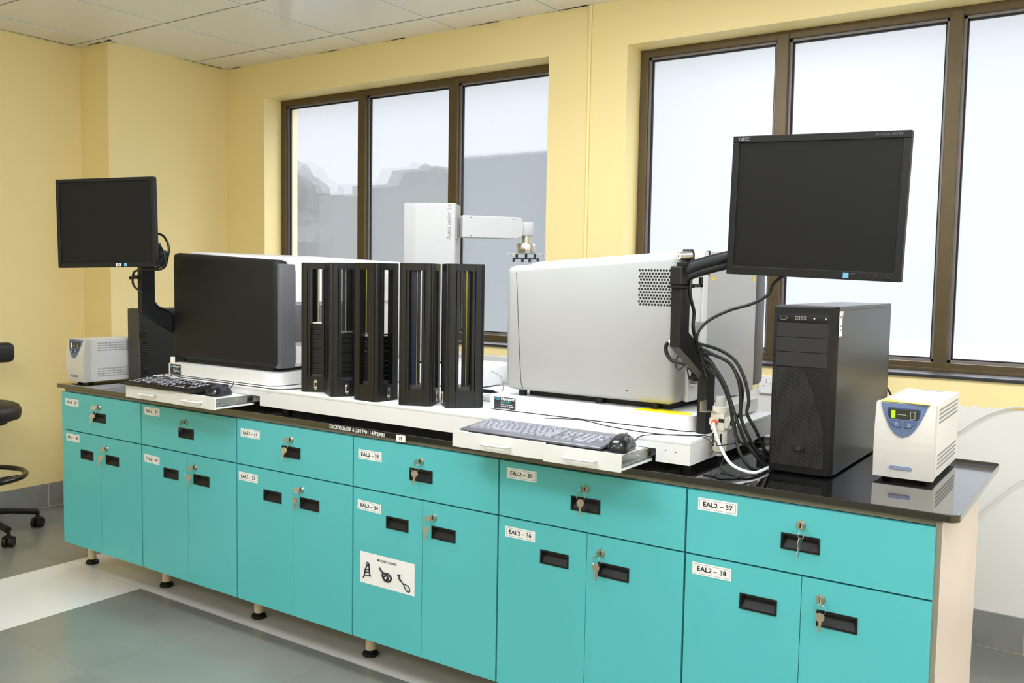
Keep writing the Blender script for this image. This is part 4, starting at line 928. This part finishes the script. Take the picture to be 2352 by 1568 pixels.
# ------------------------------------------------------------------ UPS units
PILL = mat('pale blue badge', (128, 142, 176), .4); PILT = mat('badge lettering', (170, 180, 205), .4)
def ups(x0, x1, y0, y1, z0, z1, label, tape):
    t = thing('power_supply_unit', label, 'uninterruptible power supply', ((x0+x1)/2, (y0+y1)/2, ZW)); W = x1-x0; H = z1-z0
    MB().box(x0+.0015, x1-.0015, y0+.036, y1, z0+.001, z1-.001, UPSM, .0015).build('case', t)
    # bowed front fascia
    f = MB(); n = 8; prof = [(y0+.036, z0), (y0+.004, z0)]
    for k in range(1, n+1):
        s = k/n; prof.append((y0+.004-.006*math.sin(s*PI)+.010*s**3, z0+H*s))
    prof.append((y0+.036, z1)); f.prism(prof, 'x', x0, x1, UPSW, bev=.001); fo = f.build('front_fascia', t)
    xc = (x0+x1)/2-.003; hw = W*.395; zt = z1-.002
    def surf(z): s = (z-z0)/H; return y0+.004-.006*math.sin(s*PI)+.010*s**3-.0006
    # shield shaped panel
    out = []; N = 10
    for k in range(N+1):
        s = k/N; out.append((xc-hw*(1-s**2.1)+hw*.0, zt-H*.46*(s**1.0)*(1.0)))
    N = 16; L_ = [(xc-hw*math.sqrt(max(0, 1-(k/N)**1.08)), zt-H*.44*(k/N)) for k in range(N+1)]
    Rr = [(xc+hw*math.sqrt(max(0, 1-(k/N)**1.08)), zt-H*.44*(k/N)) for k in range(N)][::-1]
    pts = L_+Rr
    s_ = MB(); vs = []
    for (x, z) in pts: vs.append((x, surf(z)-.0016, z))
    cz = zt-H*.16; ctr = len(vs); vs.append((xc, surf(cz)-.0022, cz)); Np = len(pts)
    vb = [(x, surf(z)+.002, z) for x, z in pts]
    s_.add(vs, [(k, (k+1) % Np, ctr) for k in range(Np)], BLUE); s_.add(vs[:Np]+vb, [(k, (k+1) % Np, Np+(k+1) % Np, Np+k) for k in range(Np)], BLUE)
    po = s_.build('control_panel', fo)
    l = MB(); z_a, z_b = zt-H*.205, zt-H*.075; xa, xb = xc-hw*.60, xc+hw*.62; yl = surf((z_a+z_b)/2)-.0022
    l.box(xa-.004, xb+.004, yl-.001, yl+.004, z_a-.003, z_b+.004, BLUED, .002); l.box(xa, xb, yl-.0018, yl, z_a, z_b, LCD, .0005); lo = l.build('display', po)
    MB().box(xa+.005, xa+.014, yl-.0026, yl-.001, z_a+.003, z_b-.002, LEDG).build('charge_bar', po)['label'] = 'lit green charge bar'
    g = MB(); g.box(xa+.018, xa+.040, yl-.0026, yl-.002, (z_a+z_b)/2-.0004, (z_a+z_b)/2+.0004, WINK)
    bx0, bx1, bz0, bz1 = xb-.018, xb-.007, z_a+.003, z_b-.003
    for a in ((bx0, bx1, bz0, bz0+.0007), (bx0, bx1, bz1-.0007, bz1), (bx0, bx0+.0007, bz0, bz1), (bx1-.0007, bx1, bz0, bz1)): g.box(a[0], a[1], yl-.0026, yl-.002, a[2], a[3], WINK)
    g.build('display_marks', po)
    for sg_ in (-1, 1):
        bt = MB(); zc = zt-H*.265; yb = surf(zc)-.0030; xi = xc+sg_*.004
        P = [(xi, zc+.009), (xi+sg_*hw*.50, zc+.009), (xi+sg_*hw*.46, zc+.002), (xi+sg_*hw*.22, zc-.009), (xi, zc-.009)]
        bt.prism([(x+.0, z) for x, z in P], 'y', yb-.0008, yb+.001, BLUED, bev=.0006); P2 = [(xi+sg_*.001+(x-xi)*.93, zc+(z-zc)*.85) for x, z in P]; bt.prism(P2, 'y', yb-.0014, yb, BLUE)
        bt.tube([(xi+sg_*.011+math.cos(a)*.003, yb-.0016, zc+math.sin(a)*.003) for a in [2*PI*j/12 for j in range(12)]], .0005, WINK, n=5, closed=True); bt.build('button', po)
    bd = MB(); zc = z0+H*.14; yb = surf(zc)-.0006; bd.prism([(xc-.001+sg*.022+.0045*math.sin(a)*sg, zc+.0005+.0045*math.cos(a)*sg) for sg in (1, -1) for a in [PI*q/8 for q in range(9)]], 'y', yb-.0012, yb+.001, PILL); bd.text('TECHSER', .0056, FY(xc-.001, yb-.0015, zc+.0005), PILT, 'CENTER', ext=.0001, sx=1.4); bd.build('badge', fo)
    for grp in (z1-.018, z0+.055):
        v = MB()
        for r_ in range(4):
            zz = grp-r_*.0105; yy_ = y0+.07
            while yy_ < y1-.02: v.box(x1-.0016, x1-.0008, yy_, yy_+.0032, zz-.0028, zz+.0028, mat('vent grey', (160, 160, 158), .7)); yy_ += .0058
        v.build('side_vent', t)
    for (x, y) in ((x0+.025, y0+.05), (x1-.025, y0+.05), (x0+.025, y1-.03), (x1-.025, y1-.03)): MB().cyl((x, y, ZW), (x, y, z0+.001), .011, BLKP, n=14).build('foot', t)
    MB().box((x0+x1)/2-.02, (x0+x1)/2+.03, y1-.035, y1-.01, z1-.0009, z1-.0002, LGREY).build('rear_label', t)
    return t
ups(3.287, 3.426, .268, .640, .834, 1.022, 'cream power backup unit with blue shield panel on the right end of the worktop', True)
ups(-.035, .098, .043, .42, .832, 1.017, 'cream power backup unit with blue shield panel at the left end of the worktop', True)
tp = MB(); V = [(3.300, .281, 1.0226), (3.348, .279, 1.0235), (3.412, .273, 1.0228), (3.414, .290, 1.0230), (3.348, .297, 1.0240), (3.302, .312, 1.0275), (3.300, .292, 1.0255)]
tp.add(V, [(0, 1, 4, 5, 6), (1, 2, 3, 4)], YEL); tp.add([(a, b, c-.0008) for a, b, c in V], [(6, 5, 4, 1, 0), (4, 3, 2, 1)], YEL)
tag(tp.build('tape_strip', base=(3.355, .29, 1.022)), 'yellow tape strip on top of the right power backup unit', 'tape')

# ------------------------------------------------------------------ air filter regulator
t = thing('air_regulator', 'ivory compressed air filter regulator with clear grey knob fixed to the right post', 'air regulator', (2.915, .20, .85))
vx, vy = 2.920, .168
def lz(pr, m, n=24): return MB().lathe(pr, (vx, vy, 0), m, n)
MB().box(vx-.020, vx+.018, vy-.019, vy+.019, .922, .970, IVORY, .003).box(vx-.010, vx+.024, vy-.012, vy+.024, .928, .958, IVORY, .003).box(vx-.026, vx-.018, vy-.012, vy+.006, .935, .955, IVORY, .002).box(vx+.003, vx+.018, vy-.0195, vy-.0185, .945, .955, GASK).build('body', t)
lz([(.021, .970), (.021, .985), (.018, .986)], IVORY).build('collar', t)
lz([(.0145, .986), (.0145, 1.008), (.012, 1.012)], mat('pale grey knob', (188, 188, 186), .35)).build('adjust_knob', t)
lz([(.010, .862), (.017, .866), (.0195, .875), (.0195, .922)], IVORY).build('bowl', t)
MB().box(vx-.0135, vx-.009, vy-.0185, vy-.014, .880, .915, GASK, .001).box(vx+.008, vx+.0125, vy-.0195, vy-.015, .880, .915, GASK, .001).build('sight_slots', t)
lz([(.007, .853), (.008, .862)], IVORY).build('drain', t)
MB().cyl((vx-.006, vy-.019, .945), (vx-.008, vy-.026, .944), .0078, ORNG, n=18).build('orange_fitting', t)['label'] = 'orange push-in fitting'
MB().cyl((vx+.024, vy+.006, .943), (vx+.028, vy+.006, .943), .012, WPG, n=18).cyl((vx+.028, vy+.006, .943), (vx+.0285, vy+.006, .943), .009, LCD, n=18).build('gauge', t)
MB().box(2.881, 2.902, vy-.045, vy-.005, .972, .974, STEEL).box(2.8805, 2.8825, vy-.045, vy-.002, .972, 1.0, STEEL).box(2.899, 2.915, vy-.03, vy, .971, .974, STEEL).build('bracket', t)
def cable(name, pts, r, m, label, cat='cable', group=None):
    o = MB().tube(pts, r, m, n=10, sub=8).build(name, base=tuple(pts[0])); return tag(o, label, cat, group)
cable('air_hose', [(vx-.008, vy-.026, .944), (vx+.0, vy-.034, .925), (2.945, .115, .885), (2.985, .09, .850), (3.03, .10, .8345), (3.043, .15, .8325), (3.040, .3, .8315)], .0042, WCAB, 'white plastic air hose curving from the orange fitting to behind the tower computer', 'hose')
G = 'black cables hanging from the right monitor arm'
cable('cable', [(3.10, .118, 1.34), (3.067, .12, 1.314), (3.054, .12, 1.286), (3.016, .11, 1.261), (2.959, .10, 1.242), (2.910, .08, 1.212), (2.892, .06, 1.175), (2.892, .085, 1.13), (2.90, .12, 1.09)], .0042, CABLE, 'thick black cable drooping from behind the right monitor to the bent post', group=None)
cable('cable', [(2.90, .08, 1.37), (2.888, .035, 1.345), (2.888, .018, 1.30), (2.889, .022, 1.27), (2.889, .045, 1.235), (2.888, .045, 1.195), (2.888, .09, 1.13), (2.89, .15, 1.06)], .0045, CABLE, 'black cable running straight down the side of the bent post')
fan = [[(2.891, .075, 1.155), (2.93, .12, 1.139), (2.975, .12, 1.112), (3.002, .12, 1.063), (3.013, .12, 1.014), (3.010, .12, .98), (3.027, .14, .937), (3.035, .19, .88), (3.036, .26, .832)],
       [(2.891, .085, 1.145), (2.92, .10, 1.128), (2.96, .12, 1.105), (2.985, .12, 1.06), (2.992, .12, 1.01), (2.995, .12, .965), (3.015, .13, .915), (3.03, .17, .865), (3.034, .22, .831)],
       [(2.891, .11, 1.115), (2.916, .12, 1.095), (2.948, .12, 1.050), (2.970, .12, .995), (2.99, .12, .945), (3.005, .13, .905), (3.03, .15, .865), (3.037, .20, .835)],
       [(2.891, .12, 1.10), (2.93, .13, 1.06), (2.955, .14, 1.00), (2.965, .14, .95), (2.98, .13, .91), (2.995, .12, .875), (3.02, .13, .840), (3.036, .17, .830)],
       [(2.891, .10, 1.13), (2.95, .13, 1.11), (2.99, .13, 1.05), (2.99, .13, .99), (2.975, .13, .95), (2.985, .13, .91), (3.01, .14, .89), (3.038, .17, .87)]]
fl = ['outermost', 'second', 'third', 'lowest', 'crossing']
for pnts, nm in zip(fan, fl): cable('cable', pnts, .0044 if nm != 'crossing' else .003, CABLE, '%s of the black cables fanning from the bent post down behind the tower computer' % nm, group='black cables fanning down from the right arm')
cable('cable', [(2.838, .15, 1.155), (2.782, .15, 1.150), (2.766, .15, 1.137), (2.771, .15, 1.114), (2.793, .15, 1.097), (2.845, .16, 1.092)], .0055, CABLE, 'thick black cable looping left of the bent post')
MB_ = MB(); MB_.cyl((2.776, .15, 1.148), (2.786, .15, 1.1525), .0065, WPG, n=12); tag(MB_.build('cable_tie', base=(2.78, .15, 1.15)), 'white band on the thick looping cable', 'cable tie')
cable('cable', [(2.82, .17, 1.125), (2.795, .17, 1.112), (2.787, .17, 1.086), (2.798, .17, 1.074), (2.812, .175, 1.086), (2.85, .18, 1.095)], .0018, CABLE, 'thin black cable loop left of the bent post')
cable('cable', [(2.79, .295, 1.05), (2.785, .25, 1.075), (2.80, .22, 1.07), (2.795, .25, 1.04), (2.79, .30, 1.038)], .0022, CABLE, 'thin black cable loop at the connector on the right scanner rear')
cable('cable', [(2.40, .118, .9065), (2.50, .158, .9065), (2.62, .110, .9065), (2.75, .085, .9065), (2.83, .10, .9065), (2.90, .128, .909), (2.93, .12, .897), (2.945, .10, .893), (3.0, .16, .90), (3.04, .22, .89)], .0015, CABLE, 'thin black keyboard cable lying across the front of the platform at right')
cable('cable', [(2.745, .018, .893), (2.76, .034, .907), (2.80, .085, .9068), (2.86, .118, .9075), (2.90, .12, .905), (2.93, .105, .893)], .0015, CABLE, 'thin black mouse cable rising from the right mouse onto the platform')
cable('cable', [(.70, .075, .9065), (.771, .055, .9065), (.90, .062, .9065), (1.10, .052, .9065), (1.229, .05, .9065), (1.33, .055, .9065), (1.37, .16, .9065)], .0018, CABLE, 'thin black cable along the platform front under the left isolation slab')
cable('cable', [(.652, .070, .925), (.664, .050, .912), (.68, .036, .905), (.70, .036, .905), (.71, .055, .912), (.73, .07, .922)], .0016, CABLE, 'thin black loops behind the left keyboard')
cable('cable', [(1.06, .07, .9075), (1.085, .05, .915), (1.105, .03, .908), (1.115, .008, .895)], .0016, CABLE, 'thin black mouse cable behind the left mouse')
cable('cable', [(.66, -.05, 1.475), (.716, .0, 1.459), (.752, .0, 1.441), (.772, .0, 1.408), (.764, .0, 1.372), (.72, .02, 1.345), (.66, .01, 1.325)], .0045, CABLE, 'black cable curving out behind the left monitor')
cable('cable', [(.64, -.03, 1.43), (.70, .0, 1.42), (.735, .0, 1.395), (.745, .0, 1.37), (.755, .0, 1.345), (.72, .0, 1.325), (.654, -.02, 1.322), (.59, -.025, 1.315), (.567, -.02, 1.286), (.576, -.02, 1.258), (.60, -.0, 1.23)], .0042, CABLE, 'black cable looping under the left monitor through the post clip')
cable('cable', [(.60, .05, 1.20), (.603, .058, 1.185), (.603, .075, 1.172), (.603, .10, 1.165), (.603, .14, 1.145)], .004, CABLE, 'short black cable lying on the bend of the left post')
cable('cable', [(3.195, .805, 1.01), (3.21, .815, .98), (3.235, .81, .93), (3.25, .70, .832)], .003, CABLE, 'black cable behind the tower computer at right')
cable('cable', [(2.935, .17, .853), (2.945, .12, .832), (2.99, .08, .8265), (3.03, .06, .8265), (3.046, .10, .8265), (3.045, .17, .8265)], .0018, CABLE, 'thin black cable on the worktop below the air regulator')
cable('cable', [(3.04, .10, .829), (3.01, .05, .8275), (2.985, .02, .8265), (2.96, .035, .8265), (2.93, .04, .8265)], .0022, CABLE, 'short black cable on the worktop in front of the tower computer')
ad = MB(); ad.box(2.965, 3.03, .33, .37, ZW, ZW+.028, BLKP, .004); tag(ad.build('power_adapter', base=(3, .35, ZW)), 'black power adapter on the worktop between platform and tower computer', 'adapter')
# small white router and plug between the towers and the right scanner
rt = thing('network_box', 'small white rounded device with black plug beside the rightmost tower', 'device', (2.19, .42, PZ))
MB().box(2.02, 2.18, .30, .42, PZ, PZ+.018, WPG, .008).build('case', rt); MB().cyl((2.00, .33, .935), (2.06, .335, .934), .007, CABLE).build('plug', rt)
cable('cable', [(2.06, .335, .934), (2.10, .34, .930), (2.13, .35, .921), (2.14, .38, .913)], .0025, CABLE, 'short black lead from the plug beside the rightmost tower')
cable('cable', [(2.03, .36, 1.0), (2.06, .37, .985), (2.075, .37, .955), (2.07, .37, .93)], .0014, LGREY, 'thin grey wire curling beside the rightmost tower')
WLC = mat('wall white cable', (226, 224, 218), .5)
# white cables on the lower wall
cable('wall_cable', [(3.05, 1.532, .50), (3.20, 1.532, .70), (3.314, 1.532, .789), (3.356, 1.532, .826), (3.424, 1.532, .868), (3.508, 1.532, .889), (3.65, 1.532, .86), (3.8, 1.532, .75)], .003, WLC, 'white cable arching on the white wall beside the worktop end')
cable('wall_cable', [(3.2, 1.532, .22), (3.30, 1.532, .385), (3.373, 1.532, .474), (3.44, 1.532, .555), (3.518, 1.532, .632), (3.68, 1.532, .74)], .0025, WLC, 'lower white cable slanting on the white wall right of the worktop')

# ------------------------------------------------------------------ stool at the left edge
cx, cy = -.822, .0
t = thing('drafting_chair', 'black drafting chair with foot ring and castors by the left yellow wall', 'chair', (cx, cy, 0))
MB().lathe([(.05, .574), (.19, .576), (.216, .583), (.222, .602), (.222, .628), (.212, .646), (.19, .657), (0, .66)], (cx, cy, 0), FABR, 40).build('seat', t)
MB().lathe([(.16, .558), (.16, .575)], (cx, cy, 0), BLKP).build('seat_plate', t)
bk = MB(); bk.box(-.045, .03, -.19, .19, .845, .945, FABR, .028, 4, X=Matrix.Translation((cx-.050, cy+.05, -.0))); 
bk.build('backrest', t)
MB().tube([(cx, cy, .565), (cx+.12, cy+.03, .55), (cx+.10, cy+.05, .56), (cx-.06, cy+.05, .60), (cx-.07, cy+.05, .78), (cx-.05, cy+.05, .88)], .014, BLKP).build('back_bracket', t)
MB().cyl((cx, cy, .10), (cx, cy, .57), .025, BLKP).cyl((cx, cy, .10), (cx, cy, .30), .034, BLKP).build('gas_column', t)
rg = [(cx+.235*math.cos(a), cy+.235*math.sin(a), .300) for a in [2*PI*j/40 for j in range(110)]]
fr = MB(); fr.tube(rg, .0125, BLKM, n=12, closed=True)
for k in range(4): a = PI/4+k*PI/2; fr.cyl((cx, cy, .27), (cx+.23*math.cos(a), cy+.23*math.sin(a), .30), .008, BLKM, n=10)
fr.build('foot_ring', t)
a0 = math.atan2(.286-cy, -.756-cx)
for k in range(5):
    a = a0-k*2*PI/5; R_ = .292; dx, dy = math.cos(a), math.sin(a)
    lg = MB(); lg.tube([(cx+dx*.03, cy+dy*.03, .120), (cx+dx*.15, cy+dy*.15, .108), (cx+dx*R_, cy+dy*R_, .082)], .0155, BLKP, n=12); lo = lg.build('leg', t)
    c_ = MB(); px, py = cx+dx*R_, cy+dy*R_; sa = .55+k*.2; nx, ny = math.cos(sa), math.sin(sa)
    for s_ in (-1, 1): c_.cyl((px+nx*.006*s_, py+ny*.006*s_, .026), (px+nx*.024*s_, py+ny*.024*s_, .026), .026, BLKP, n=24)
    c_.cyl((px, py, .04), (px, py, .085), .009, BLKP); c_.box(px-.016, px+.016, py-.016, py+.016, .040, .056, BLKP, .006); c_.build('castor', t)
